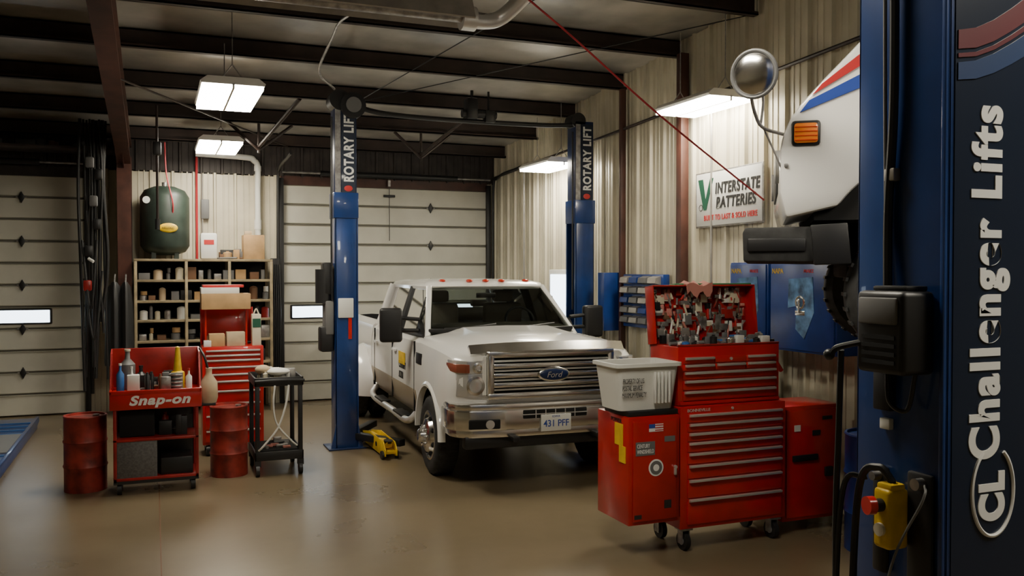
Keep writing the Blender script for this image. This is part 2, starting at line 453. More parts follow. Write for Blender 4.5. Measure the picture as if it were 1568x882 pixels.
cutbody('body_front', [bsec(.07, .88, .80, 1.25, 1.30), bsec(.14, .94, .66, 1.30, 1.355), bsec(.34, .985, .52, 1.35, 1.42), bsec(.7, 1.0, .50, 1.375, 1.455),
        bsec(1.42, 1.0, .50, 1.395, 1.495), bsec(1.58, 1.0, .50, 1.385, 1.42), bsec(4.24, 1.0, .50, 1.385, 1.42)],
        [('c', .6, 1.2, FA, WZ+.02, .495), ('c', -1.2, -.6, FA, WZ+.02, .495)])
cutbody('cargo_bed', [bsec(4.28, 1.0, .55, 1.42, 1.42), bsec(6.22, 1.0, .55, 1.42, 1.42)],
        [('b', -.86, .86, 4.36, 6.14, .95, 1.6), ('c', .55, 1.2, RA, WZ+.02, .47), ('c', -1.2, -.55, RA, WZ+.02, .47)])

b = B('fenders_and_trim', truck)
for s in (-1, 1):
    secs = []
    for k in range(0, 17):
        th = R(-6+k*192/16); c, sn = math.cos(th), math.sin(th)
        def q(x, r): return (s*x, RA+r*c*1.06, WZ+.02+r*sn)
        secs.append([q(.97, .455), q(1.21, .455), q(1.235, .49), q(1.19, .545), q(1.08, .60), q(.97, .64)])
    b.loft(secs, white_paint)
    secs = []
    for k in range(0, 17):
        th = R(0+k*180/16); c, sn = math.cos(th), math.sin(th)
        def q(x, r): return (s*x, FA+r*c, WZ+.02+r*sn)
        secs.append([q(.95, .485), q(1.015, .485), q(1.018, .51), q(1.0, .535), q(.95, .545)])
    b.loft(secs, white_paint)
    def bx(x0, x1, *a, **k): b.box(min(s*x0, s*x1), max(s*x0, s*x1), *a, **k)
    b.prism([(s*x, z) for x, z in ((.90, .50), (.905, .495), (.975, .60), (1.004, .78), (1.0, .80), (.93, .80))], 'y', 1.52, 4.235, tan_paint)
    bx(.9, 1.004, 5.6, 6.2, .56, .80, tan_paint, .01)
    for y in (1.60, 2.82, 4.02):
        bx(.985, 1.0035, y-.006, y+.006, .56, 1.33, black_well)
    for y in (2.62, 3.84): bx(1.0, 1.035, y-.09, y+.06, 1.14, 1.175, white_paint, .01)
    bx(.99, 1.006, 1.25, 1.5, 1.1, 1.22, black_pl, .005)
    b.tube([(s*.95, 1.6, .55), (s*1.04, 1.75, .44), (s*1.04, 2.6, .43), (s*1.04, 3.9, .43), (s*.95, 4.1, .55)], .04, alu, 10)
    bx(.96, 1.08, 1.9, 2.4, .445, .475, black_pl, .01); bx(.96, 1.08, 3.1, 3.6, .445, .475, black_pl, .01)
b.box(-1.008, -1.003, 2.05, 2.40, 1.02, 1.16, yellow); b.text('COMMUNITY\nACTION', .38, .20, frame((-1.006, 2.2, .95), (0, -1, 0), (0, 0, 1)), black_txt, .002)
b.box(-.95, .95, 6.2, 6.36, .55, .72, chrome, .02)
b.finish((0, 0, 0))

b = B('cab_roof', truck)
def rrect(hx, y0, y1, z, r=.12, n=5):
    P = []
    for cx, cy, a0 in ((hx-r, y1-r, 0), (-hx+r, y1-r, 90), (-hx+r, y0+r, 180), (hx-r, y0+r, 270)):
        for k in range(n+1):
            a = R(a0+90*k/n); P.append((cx+r*math.cos(a), cy+r*math.sin(a), z))
    return P
b.loft([rrect(.735, 2.10, 4.14, 1.885), rrect(.745, 2.08, 4.15, 1.92), rrect(.72, 2.13, 4.10, 1.96), rrect(.64, 2.25, 3.98, 1.985, .15), rrect(.4, 2.6, 3.6, 1.998, .2)], white_paint)
def beam(p0, p1, r, mat=white_paint): b.tube([p0, p1], r, mat, 10, smooth=False)
for s in (-1, 1):
    beam((s*.865, 1.50, 1.37), (s*.70, 2.13, 1.91), .038)
    beam((s*.90, 2.84, 1.36), (s*.715, 2.86, 1.90), .045, black_pl)
    beam((s*.90, 4.06, 1.36), (s*.70, 4.03, 1.91), .085)
    b.tube([(s*.905, 1.55, 1.385), (s*.925, 2.5, 1.39), (s*.91, 4.1, 1.39)], .018, black_pl)
    b.quad([(s*.895, 1.62, 1.38), (s*.895, 2.80, 1.38), (s*.725, 2.82, 1.90), (s*.715, 2.14, 1.90)], glass)
    b.quad([(s*.895, 2.88, 1.38), (s*.895, 4.0, 1.38), (s*.72, 3.98, 1.90), (s*.725, 2.90, 1.90)], glass)
    b.cyl((s*.905, 1.95, 1.38), (s*.77, 1.98, 1.80), .012, black_pl)
    b.box(-.125, .125, -.06, .06, -.19, .19, black_pl, .035, Matrix.Translation((s*1.22, 1.78, 1.50)) @ Matrix.Rotation(R(s*10), 4, 'Z'), 3)
    b.tube([(s*.92, 1.70, 1.44), (s*1.14, 1.77, 1.44)], .022, black_pl, smooth=False); b.tube([(s*.9, 1.72, 1.56), (s*1.14, 1.77, 1.58)], .022, black_pl, smooth=False)
    b.prism([(1.56, 1.38), (1.80, 1.38), (1.76, 1.55)], 'x', s*.87, s*.915, black_pl)
t = bmesh.new(); g = []
for j in range(7):
    v = j/6; row = []
    for i in range(13):
        u = i/12*2-1; hx = .84+(.685-.84)*v
        row.append(t.verts.new((u*hx, 1.47+(2.11-1.47)*v-.07*(1-u*u), 1.40+(1.91-1.40)*v+.0)))
    g.append(row)
for j in range(6):
    for i in range(12): t.faces.new((g[j][i], g[j][i+1], g[j+1][i+1], g[j+1][i]))
b.add(t, glass)
b.quad([(-.66, 4.16, 1.45), (.66, 4.16, 1.45), (.6, 4.10, 1.86), (-.6, 4.10, 1.86)], glass)
b.box(-.86, .86, 4.13, 4.22, 1.38, 1.46, white_paint, .01)
b.prism([(-.86, 1.52), (-.6, 1.42), (0, 1.37), (.6, 1.42), (.86, 1.52), (.8, 1.6), (-.8, 1.6)], 'z', 1.38, 1.465, black_pl, .01)
for x0, x1 in ((-.7, -.1), (.0, .6)): b.tube([(x0, 1.43, 1.47), ((x0+x1)/2, 1.40, 1.485), (x1, 1.46, 1.51)], .008, black_pl)
for x in (-.52, -.2, 0, .2, .52): b.ell((x, 2.17 if abs(x) < .3 else 2.22, 1.985), (.04, .055, .018), redlens)
b.tube([(-.95, 1.35, 1.38), (-.95, 1.37, 1.9)], .004, black_pl, smooth=False)
b.box(-.84, .84, 1.66, 4.12, 1.375, 1.43, interior)
b.prism([(1.52, 1.40), (1.6, 1.47), (2.0, 1.50), (2.1, 1.40)], 'x', -.8, .8, interior, .01)
for x in (-.42, .42):
    b.box(x-.25, x+.25, 2.72, 2.88, 1.38, 1.70, seatm, .05); b.box(x-.13, x+.13, 2.74, 2.86, 1.71, 1.86, seatm, .04)
b.box(-.7, .7, 3.75, 3.9, 1.38, 1.60, seatm, .05)
for x in (-.42, .42): b.box(x-.12, x+.12, 3.78, 3.88, 1.61, 1.70, seatm, .03)
b.torus((0, 0, 0), .18, .016, black_pl, 'y', M4=Matrix.Translation((.42, 2.12, 1.50)) @ Matrix.Rotation(R(-25), 4, 'X'))
b.box(-.12, .12, 2.14, 2.17, 1.78, 1.84, black_pl, .01)
b.finish((0, 0, 0))

b = B('front_end', truck)
GW = .62
b.box(-GW, GW, .05, .10, .91, 1.32, black_well)
b.box(-GW-.035, GW+.035, -.01, .10, 1.275, 1.345, chrome, .02); b.box(-GW-.035, GW+.035, -.02, .10, .885, .945, chrome, .018)
for s in (-1, 1):
    b.box(s*(GW)-.035, s*(GW)+.035, -.01, .1, .91, 1.32, chrome, .018)
    b.prism([(s*.66, .93), (s*.66, 1.29), (s*.70, 1.22), (s*.70, .93)], 'y', .02, .1, white_paint)
for z in (1.02, 1.11, 1.20): b.box(-GW+.02, GW-.02, -.028, .07, z-.022, z+.022, chrome, .012)
for z in (.975, 1.065, 1.155, 1.245): b.box(-GW+.02, GW-.02, .01, .07, z-.009, z+.009, alu, .004)
b.ell((0, -.035, 1.11), (.165, .022, .072), chrome, seg=28); b.ell((0, -.045, 1.11), (.145, .018, .056), blue2, seg=28)
b.text('Ford', .16, .055, fY(0, -.066, 1.11), chrome, .002, shear=.3)
secs = []
for k in range(25):
    u = k/24*2-1; x = u*.80; y = -.01+.12*abs(u)**3
    secs.append([(x, y, 1.315-.03*abs(u)**3), (x, y-.035, 1.345-.03*abs(u)**3), (x, y+.03, 1.425-.03*abs(u)**3), (x, y+.07, 1.405-.03*abs(u)**3)])
b.loft(secs, chrome)
for s in (-1, 1):
    def pp(L): return [(s*x, y) for x, y in L]
    b.prism(pp([(.665, .02), (.84, .035), (.925, .12), (.965, .34), (.9, .34), (.665, .15)]), 'z', .91, 1.13, lens, .008)
    b.prism(pp([(.675, .035), (.84, .05), (.925, .13), (.96, .33), (.9, .34), (.675, .15)]), 'z', 1.13, 1.25, lens, .008)
    b.prism(pp([(.82, .03), (.86, .035), (.93, .11), (.968, .34), (.88, .33), (.82, .06)]), 'z', 1.14, 1.22, amber_dk, .006)
    b.lathe([(.08, .03), (.09, .0), (.065, -.005), (.045, .03), (0, .035)], (s*.765, .02, 1.02), chrome, 'y')
    b.lathe([(.05, .03), (.055, .005), (.035, .0), (0, .03)], (s*.735, .03, 1.185), chrome, 'y')
outer = [(-1.0, .42), (-1.005, .16), (-.96, .05), (-.84, -.03), (-.5, -.075), (.5, -.075), (.84, -.03), (.96, .05), (1.005, .16), (1.0, .42), (.92, .42), (.9, .12), (-.9, .12), (-.92, .42)]
b.prism(outer, 'z', .60, .79, chrome, .014)
b.prism([(x*.985, y*.97+.012) for x, y in outer], 'z', .785, .85, chrome, .02)
b.prism([(x*.975, y*.97+.02) for x, y in outer], 'z', .53, .61, chrome, .015)
b.box(-.33, .33, -.082, -.05, .70, .785, black_well, .012)
for x in (-.2, -.1, 0, .1, .2): b.box(x-.004, x+.004, -.086, -.06, .705, .78, alu)
b.box(-.33, .33, -.088, -.06, .738, .746, alu)
for s in (-1, 1):
    X = Matrix.Translation((s*.70, -.052, .665)) @ Matrix.Rotation(R(s*7.5), 4, 'Z')
    b.box(-.15, .15, -.012, .03, -.045, .045, black_well, .012, X, 3); b.lathe([(.04, .0), (.042, -.02), (.03, -.022), (0, -.016)], (-.05*s, 0, 0), lens, 'y', M4=X)
    b.box(s*.42-.035, s*.42+.035, -.2+.04, -.0, .50, .55, black_pl, .01)
b.box(-.88, .88, .0, .12, .42, .55, black_pl, .03)
b.box(-.155, .155, -.10, -.086, .575, .735, off_white, .006)
b.text('431 PFF', .26, .065, fY(0, -.101, .65), blue_txt, .002, .01); b.text('IOWA', .08, .02, fY(0, -.101, .715), blue_txt, .002)
b.cyl((-.8, FA, .40), (.8, FA, .40), .06, black_well); b.box(-.45, .45, .3, 6.0, .42, .60, black_well, .02); b.ell((.1, FA, .40), (.16, .16, .15), black_pl)
b.cyl((-.8, RA, .40), (.8, RA, .40), .07, black_well)
b.finish((0, 0, 0))

def wheel(xi, xo, y, s, dual=False):
    w = xo-xi; r = WZ
    b.lathe([(.235, s*(xi+.01)), (.30, s*xi), (r-.05, s*xi), (r-.015, s*(xi+.02)), (r, s*(xi+.05)), (r, s*(xo-.05)), (r-.015, s*(xo-.02)), (r-.05, s*(xo)), (.30, s*(xo)), (.245, s*(xo-.012)), (.235, s*(xo-.03))], (0, y, r), rubber, 'x', 40)
    for k in range(36):
        a = 2*math.pi*k/36
        for q in (-1, 1):
            X = Matrix.Translation((s*(xi+xo)/2+q*w*.22, y, r)) @ Matrix.Rotation(a+(.08 if q > 0 else 0), 4, 'X')
            b.box(-w*.16, w*.16, -.012, .012, r-.004, r+.001, rubber, 0, X)
b = B('wheels', truck)
def hub(x, y, s, convex):
    c = (0, y, WZ)
    d = .05 if convex else -.10
    b.lathe([(.25, s*(x-.02)), (.255, s*(x+.002)), (.235, s*(x+.004)), (.225, s*(x-.03)), (.20, s*(x-.025)), (.17, s*(x+d*.6)), (.12, s*(x+d)), (.075, s*(x+d)), (.07, s*(x+d+.05)), (.05, s*(x+d+.07)), (0, s*(x+d+.07))], c, chrome, 'x', 40)
    for k in range(8):
        a = 2*math.pi*k/8; yy = y+.097*math.cos(a); zz = WZ+.097*math.sin(a)
        b.cyl((s*(x+d-.005), yy, zz), (s*(x+d+.03), yy, zz), .014, chrome, seg=8)
        a += math.pi/8; yy = y+.192*math.cos(a); zz = WZ+.192*math.sin(a)
        b.ell((s*(x-.008+d*.25), yy, zz), (.018, .026, .026), black_well, seg=10)
for s in (-1, 1):
    wheel(.755, .995, FA, s); hub(.985, FA, s, True)
    wheel(.70, .92, RA, s); wheel(.965, 1.19, RA, s); hub(1.18, RA, s, False)
b.finish((0, 0, 0))

# ---------------------------------------------------------------- two-post lift around the truck
lift = bpy.data.objects.new('two_post_lift', None); COL.objects.link(lift); lift.location = (3.66, 10.5, 0)
def lcol(cx, cy, s, motor):
    b = B('post', lift); b.X = Matrix.Translation((cx-3.66, cy-10.5, 0))
    b.box(-.22, .22, -.2, .2, 0, .02, blue2, .004)
    b.box(-.13, .13, -.14, -.125, .02, 2.95, blue, .004); b.box(-.13, .13, .125, .14, .02, 2.95, blue, .004)
    xb = -s*.13
    b.box(min(xb, xb+s*.015), max(xb, xb+s*.015), -.14, .14, .02, 2.95, blue, .004)
    for q in (-1, 1): b.box(s*.13-.01, s*.13+.01, q*.14-(.03 if q > 0 else 0), q*.14+(.03 if q < 0 else 0), .02, 2.95, blue)
    for q in (-1, 1): b.prism([(q*.13, .02), (q*.13, .3), (q*.19, .02)], 'y', -.16, -.145, blue)
    b.box(-.11, .11, -.10, .10, .3, 1.0, blue2, .01)
    b.box(-.145, .145, -.155, .155, 2.72, 3.02, blue, .008)
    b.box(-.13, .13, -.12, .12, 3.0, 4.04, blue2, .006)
    b.box(-.05, .115, -.128, -.118, 3.02, 4.0, navy)
    b.box(-.125, -.06, -.128, -.118, 3.02, 4.0, steel)
    b.text('ROTARY LIFT', .82, .12, fV(.035, -.129, 3.56), white_txt, .002, .035, space=1.14)
    b.ell((.03, -.129, 3.07), (.05, .003, .035), red_txt)
    b.tube([(-.16*1, -.1, 3.9), (-.17, -.12, 2.5), (-.16, -.1, 1.6)], .012, black_pl)
    for q in (-1, 1):
        b.box(0, .75, -.05, .05, .10, .18, black_pl, .01, Matrix.Translation((s*.12, q*.08, 0)) @ Matrix.Rotation(R((90-32)*q) if s > 0 else R(180-58*q), 4, 'Z'))
    if motor:
        b.box(-.24, -.14, -.12, .12, 1.35, 1.75, grey_pl, .02); b.cyl((-.24, 0, 1.72), (-.24, 0, 2.12), .10, black_pl)
        b.box(-.30, -.14, -.11, .08, 1.15, 1.45, black_pl, .03); b.box(-.1, .08, -.16, -.14, 1.55, 1.78, off_white, .008)
        b.box(-.26, -.15, -.1, .1, 1.82, 2.2, black_pl, .02)
        b.box(.02, .06, -.15, -.14, 1.30, 1.62, red)
    b.finish((0, 0, 0))
lcol(2.10, 10.53, 1, True); lcol(5.20, 10.48, -1, False)
b = B('overhead_bar', lift); b.X = Matrix.Translation((-3.66, -10.5, 0))
b.tube([(2.2, 10.45, 4.05), (2.6, 10.45, 3.98), (3.4, 10.45, 3.96), (4.6, 10.45, 3.97), (5.15, 10.42, 4.0)], .032, black_pl, 10)
b.cyl((2.03, 10.38, 4.10), (2.03, 10.62, 4.10), .12, black_pl, seg=24); b.cyl((2.18, 10.34, 4.04), (2.18, 10.62, 4.04), .15, black_pl, seg=28)
b.cyl((2.18, 10.33, 4.04), (2.18, 10.31, 4.04), .09, grey_pl)
b.cyl((5.12, 10.36, 4.05), (5.12, 10.58, 4.05), .10, black_pl)
b.box(3.60, 3.74, 10.36, 10.54, 3.98, 4.24, black_pl, .02); b.box(3.84, 3.98, 10.38, 10.5, 3.95, 4.1, black_pl, .02); b.cyl((3.55, 10.44, 4.05), (4.0, 10.44, 4.05), .05, black_pl)
b.tube([(3.68, 10.44, 4.2), (3.68, 10.44, 4.34)], .02, black_pl, smooth=False); b.tube([(3.9, 10.44, 4.05), (3.9, 10.44, 4.34)], .015, black_pl, smooth=False)
b.finish((0, 0, 0))

b = B('floor_jack')
b.X = Matrix.Translation((2.43, 10.2, 0)) @ Matrix.Diagonal((.72, 1.25, .95, 1))
for s in (-1, 1):
    b.prism([(-.5, .05), (-.5, .12), (-.42, .20), (.1, .22), (.5, .14), (.55, .06), (.5, .03), (-.42, .03)], 'x', s*.09-.006, s*.09+.006, yellow, .003)
    for y in (-.42, .42): b.cyl((s*.1, y, .05), (s*.13, y, .05), .05, black_pl)
    b.cyl((s*.097, -.15, .12), (s*.10, -.15, .12), .03, black_pl); b.cyl((s*.097, .1, .12), (s*.10, .1, .12), .025, black_pl)
b.box(-.085, .085, -.45, .45, .06, .10, yellow, .005)
b.prism([(-.4, .12), (-.44, .20), (.35, .16), (.4, .10)], 'x', -.05, .05, yellow, .01)
b.lathe([(.06, .18), (.07, .21), (.0, .21)], (0, -.38, 0), black_pl)
b.finish()

# ---------------------------------------------------------------- foreground blue lift post
b = B('vehicle_lift_post')
x0, x1, y0, y1 = 2.157, 2.80, 1.933, 2.29
b.box(x0-.1, x1+.1, y0-.05, y1+.15, 0, .02, blue2)
b.box(x0, x1, y0, y0+.012, .02, 4.55, blue, .004); b.box(x0, x0+.012, y0, y1, .02, 4.55, blue, .004); b.box(x1-.012, x1, y0, y1, .02, 4.55, blue, .004)
b.box(x0, x0+.12, y1-.012, y1, .02, 4.55, blue, .004); b.box(x1-.12, x1, y1-.012, y1, .02, 4.55, blue, .004)
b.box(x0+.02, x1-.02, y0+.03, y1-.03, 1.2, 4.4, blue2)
b.box(x0-.012, x0, y0+.0, y0+.016, .02, 4.55, blue, .003)
b.box(x0+.022, x1-.02, y0-.003, y0, .3, 3.3, navy)
b.text('Challenger Lifts', 1.06, .165, fV(2.325, y0-.004, 2.065), white_txt, .002, .040, space=1.16)
b.text('CL', .15, .11, fV(2.34, y0-.004, 1.42), white_txt, .002, .055, space=1.1)
ov = []
for k in range(21):
    a = R(-150+k*300/20); ov.append((2.345+.085*math.sin(a), y0-.005, 1.435-.135*math.cos(a)))
b.tube(ov, .006, white_txt, 6)
def sl(za, zb_, th, mat):
    pa = []; pb = []
    for k in range(9):
        u = k/8; x = x0+.03+(x1-x0-.07)*u; z = za+(zb_-za)*(u*u*(3-2*u))
        pa.append((x, z)); pb.append((x, z+th*(1+.6*u)))
    b.prism(pa+pb[::-1], 'y', y0-.006, y0-.003, mat)
sl(2.66, 2.86, .05, dblue_txt); sl(2.725, 2.95, .012, dred_txt); sl(2.75, 2.98, .055, dred_txt)
b.box(x0-.13, x0, 1.97, 2.16, 1.79, 2.04, black_pl, .018, seg=3); b.box(x0-.14, x0-.125, 1.99, 2.14, 1.94, 2.02, grey_pl, .006)
b.box(x0-.10, x0-.012, 1.99, 2.12, 2.04, 2.055, black_pl, .005)
for k in range(4): b.box(x0-.134, x0-.128, 2.0, 2.13, 1.82+.025*k, 1.832+.025*k, black_well)
b.tube([(x0-.12, 2.14, 1.88), (x0-.16, 2.20, 1.86), (x0-.17, 2.22, 1.84)], .010, black_pl); b.ell((x0-.17, 2.23, 1.835), (.018, .018, .018), black_pl)
b.tube([(x0-.02, 2.13, 3.6), (x0-.02, 2.12, 2.7), (x0-.02, 2.14, 2.3), (x0-.03, 2.13, 2.04)], .014, black_pl)
b.tube([(x0-.01, 2.17, 4.0), (x0-.01, 2.17, 3.0), (x0-.01, 2.16, 2.3), (x0-.01, 2.15, 2.04)], .006, grey_pl)
b.box(x0-.03, x0, 2.11, 2.15, 2.38, 2.42, galv, .004)
b.tube([(x0-.06, 2.1, 1.80), (x0-.07, 2.08, 1.70), (x0-.05, 2.03, 1.68), (x0-.05, 2.0, 1.79)], .007, black_pl)
b.box(x0-.03, x0, 2.12, 2.19, 1.66, 1.79, black_pl, .006); b.box(x0-.02, x0, 2.13, 2.17, 1.60, 1.635, off_white, .003)
b.box(x0-.02, x0, 1.965, 2.06, 1.14, 1.49, black_pl, .01); b.box(x0-.02, x0, 2.14, 2.20, 1.14, 1.48, black_pl, .01)
b.cyl((x0-.02, 2.0, 1.46), (x0-.05, 2.0, 1.46), .018, steel); b.cyl((x0-.02, 2.17, 1.45), (x0-.05, 2.17, 1.45), .014, steel)
b.box(x0-.10, x0-.02, 2.045, 2.115, 1.25, 1.435, yellow, .014, seg=3); b.box(x0-.09, x0-.03, 2.05, 2.11, 1.425, 1.45, yellow, .008)
b.cyl((x0-.10, 2.08, 1.385), (x0-.13, 2.08, 1.385), .020, black_pl); b.cyl((x0-.125, 2.085, 1.385), (x0-.148, 2.09, 1.385), .028, red)
b.cyl((x0-.10, 2.08, 1.31), (x0-.11, 2.08, 1.31), .020, cream)
b.tube([(x0-.06, 2.07, 1.45), (x0-.07, 2.12, 1.49), (x0-.09, 2.18, 1.42), (x0-.10, 2.20, 1.0), (x0-.1, 2.22, .3), (x0-.08, 2.26, .02)], .012, black_pl)
b.tube([(x0-.07, 2.17, 1.45), (x0-.12, 2.22, 1.40), (x0-.13, 2.24, .9), (x0-.1, 2.28, .02)], .009, black_pl)
b.tube([(x0-.03, 1.98, 1.46), (x0-.06, 1.96, 1.42), (x0-.1, 2.04, 1.2), (x0-.12, 2.1, .8)], .004, grey_pl)
b.tube([(x0-.14, 2.21, 1.85), (x0-.12, 2.24, 1.6), (x0-.13, 2.24, 1.2), (x0-.1, 2.25, .4)], .010, black_pl)
for ang, ln in ((34, 2.0), (1, 2.7)):
    b.box(0, ln, -.06, .06, 1.94, 2.06, blue2, .01, Matrix.Translation((2.60, 2.26, 0)) @ Matrix.Rotation(R(ang), 4, 'Z'))
b.finish()

# ---------------------------------------------------------------- lifted postal van (local: x back from nose, y across from near side)
b = B('postal_van')
b.X = Matrix.Translation((2.985, 3.7, 0)) @ Matrix.Rotation(R(-37.5), 4, 'Z')
arc = [(.66+.50*math.cos(R(a)), 2.05+.60*math.sin(R(a))) for a in range(33, 150, 9)]
arc2 = [(3.3+.48*math.cos(R(a)), 2.05+.58*math.sin(R(a))) for a in range(34, 148, 9)]
prof = [(.02, 2.37), (-.01, 2.50), (-.01, 2.72), (.005, 2.80), (.04, 2.88), (.09, 2.95), (.19, 3.06), (.42, 3.30), (.75, 3.92), (.88, 4.02), (4.2, 4.02), (4.25, 3.95), (4.25, 2.37)]+arc2+arc
b.prism(prof, 'y', 0, 1.75, white_paint, .022)
b.prism([(.56, 3.36), (.84, 3.88), (1.3, 3.88), (1.3, 3.15), (.56, 3.15)], 'y', -.01, 0, black_pl)
b.prism([(.40, 3.27), (.44, 3.26), (.75, 3.88), (.72, 3.89)], 'y', .15, 1.6, black_pl)
b.prism([(.19, 3.045), (.50, 3.285), (.50, 3.20), (.142, 2.99)], 'y', -.006, 0, red_txt)
b.prism([(.130, 2.965), (.50, 3.145), (.50, 3.065), (.085, 2.905)], 'y', -.006, 0, blue_txt)
b.box(.045, .185, -.015, .02, 2.735, 2.865, black_pl, .016); b.box(.056, .174, -.025, .02, 2.747, 2.852, amber, .016)
for k in range(4): b.box(.06, .17, -.028, -.02, 2.76+.022*k, 2.764+.022*k, redlens)
b.box(.01, .03, -.01, .01, 2.63, 2.65, steel, .004)
b.cyl((.0, .25, 2.66), (-.03, .25, 2.66), .09, lens); b.cyl((.0, 1.5, 2.66), (-.03, 1.5, 2.66), .09, lens)
b.box(-.02, 0, .45, 1.3, 2.53, 2.76, black_pl, .01)
b.prism([(-.19, 2.15), (-.195, 2.30), (-.18, 2.325), (.30, 2.33), (.32, 2.30), (.32, 2.145)], 'y', .04, 1.71, rubber, .008)
b.prism([(.14, 2.335), (.32, 2.345), (.34, 2.135), (.16, 2.13)], 'y', .015, .06, black_pl, .008)
b.box(-.17, .12, .03, .05, 2.20, 2.27, black_pl, .008)
b.box(.35, 4.1, .45, 1.3, 2.06, 2.38, black_well, .02)
b.box(.16, 1.2, .05, 1.7, 2.36, 2.64, black_well)
for wx in (.66, 3.3):
    for s, yy in ((-1, .04), (1, 1.5)):
        b.lathe([(.2, 0), (.3, -.005), (.335, .03), (.345, .06), (.345, .16), (.335, .19), (.30, .22), (.2, .215), (.19, .1), (0, .1)], (wx, yy, 1.98), rubber, 'y', 36)
        b.lathe([(.19, .03), (.17, .06), (.08, .03), (0, .03)], (wx, yy, 1.98), steel, 'y', 24)
        for k in range(28):
            Xt = Matrix.Translation((wx, yy+.11, 1.98)) @ Matrix.Rotation(2*math.pi*k/28, 4, 'Y')
            b.box(-.010, .010, -.08, .08, .34, .352, rubber, 0, Xt)
    b.cyl((wx, .2, 1.99), (wx, 1.6, 1.99), .05, black_well)
b.X = None
X = Matrix.Translation((2.745, 3.62, 3.07)) @ Matrix.Rotation(R(-58), 4, 'Z') @ Matrix.Rotation(R(8), 4, 'X')
b.lathe([(0, -.028), (.05, -.024), (.09, -.010), (.106, .006), (.112, .012), (.106, .03), (.07, .055), (0, .06)], (0, 0, 0), chrome, 'y', 36, X)
b.torus((0, .006, 0), .113, .010, grey_pl, 'y', 36, X)
b.tube([(2.77, 3.68, 3.0), (2.83, 3.72, 2.90), (2.88, 3.72, 2.83), (3.02, 3.72, 2.80)], .009, steel); b.tube([(2.80, 3.68, 3.10), (2.88, 3.72, 2.98), (2.88, 3.74, 2.84)], .007, steel)
b.tube([(2.90, 3.74, 2.83), (2.98, 3.72, 2.66), (3.0, 3.71, 2.60)], .005, steel)
b.finish()

# ---------------------------------------------------------------- big red tool chest
b = B('rolling_tool_chest')
X0, X1, Y0, Y1 = 3.62, 4.58, 5.60, 6.08
b.box(X0, X1, Y0+.02, Y1, .17, 1.085, red, .008)
b.box(X0+.01, X1-.01, Y1-.002, Y1+.006, .2, 1.52, galv, .002)  # grey back added out of view, so the truck's chrome doesn't mirror red
for (x, y) in ((X0+.07, Y0+.08), (X1-.08, Y0+.08), (X0+.07, Y1-.07), (X1-.08, Y1-.07)):
    b.cyl((x-.02, y, .07), (x+.02, y, .07), .07, black_pl, seg=24); b.cyl((x-.024, y, .07), (x+.024, y, .07), .03, alu)
    b.box(x-.035, x-.026, y-.03, y+.03, .05, .16, steel); b.box(x+.026, x+.035, y-.03, y+.03, .05, .16, steel); b.box(x-.05, x+.05, y-.05, y+.05, .155, .172, steel)
zs = [1.035, .965, .895, .825, .745, .655, .545, .40, .20]
def drawer(xa, xb, za, zb, y, trim=True):
    b.box(xa, xb, y-.012, y+.02, za+.004, zb-.004, red, .004)
    if trim:
        b.prism([(y-.012, zb-.026), (y-.034, zb-.022), (y-.036, zb-.006), (y-.012, zb-.004)], 'x', xa+.01, xb-.01, alu, .001)
for za, zb in zip(zs[1:], zs[:-1]): drawer(X0+.06, X1-.04, za, zb, Y0+.02)
b.text('BONNEVILLE', .20, .022, fY(X0+.16, Y0+.018, 1.058), alu, .002, .01)
b.cyl((X1-.5, Y0+.02, 1.058), (X1-.5, Y0+.01, 1.058), .010, alu)
a0, a1, c0, c1 = 3.635, 4.565, 5.66, 6.08
b.box(a0, a1, c0+.02, c1, 1.087, 1.53, red, .008)
b.box(a0+.01, a1-.01, c0+.0, c1, 1.09, 1.115, red, .005)
W3 = (a1-a0-.08)/3
for i in range(3):
    for j, (za, zb) in enumerate(((1.40, 1.455), (1.345, 1.40))):
        if i == 1 and j == 0: b.box(a0+.04+W3, a0+.04+2*W3, c0+.005, c0+.03, 1.405, 1.45, red, .003); b.cyl((a0+.04+1.5*W3, c0+.005, 1.43), (a0+.04+1.5*W3, c0-.002, 1.43), .012, alu); continue
        drawer(a0+.045+i*W3, a0+.035+(i+1)*W3, za, zb, c0+.02)
for za, zb in ((1.28, 1.345), (1.20, 1.28), (1.12, 1.20)): drawer(a0+.04, a1-.04, za, zb, c0+.02)
b.box(a0, a1, c0+.02, c0+.04, 1.53, 1.545, red_d, .003)
clutter(b, a0+.06, a1-.06, c0+.07, c1-.08, 1.53, 70, .02, .09, [steel, chrome, black_pl, grey_pl, steel, off_white, bl_pl, off_white, grey_pl])
lx = Matrix.Translation((0, 6.07, 1.52)) @ Matrix.Rotation(R(-7), 4, 'X')
b.box(a0-.02, a1+.02, 0, .012, 0, .46, red, .004, lx); b.box(a0-.01, a1+.01, .012, .02, .01, .45, galv, .002, lx)  # second box: unseen grey lid back, added for a neutral chrome reflection
for q in ((a0-.02, a0-.008), (a1+.008, a1+.02)): b.box(q[0], q[1], -.11, .01, 0.0, .46, red, .004, lx)
b.box(a0-.02, a1+.02, -.11, .01, .448, .46, red, .004, lx)
for i in range(190):
    x = random.uniform(a0+.02, a1-.07); z = random.uniform(.03, .42); w = random.uniform(.02, .08); h = random.uniform(.02, .09)
    m = random.choice([steel, chrome, black_pl, off_white, grey_pl, cream, red_txt, steel, brown_b, galv, red_d, rag])
    if random.random() < .65: b.box(x, x+w, -.03-random.uniform(0, .01), -.001, z, min(z+h, .445), m, .003, lx)
    else: b.cyl((x, -.03, z), (x+random.uniform(-.04, .04), -.03, min(z+h*1.3, .44)), .009, m, seg=8, M4=lx)
secs = []
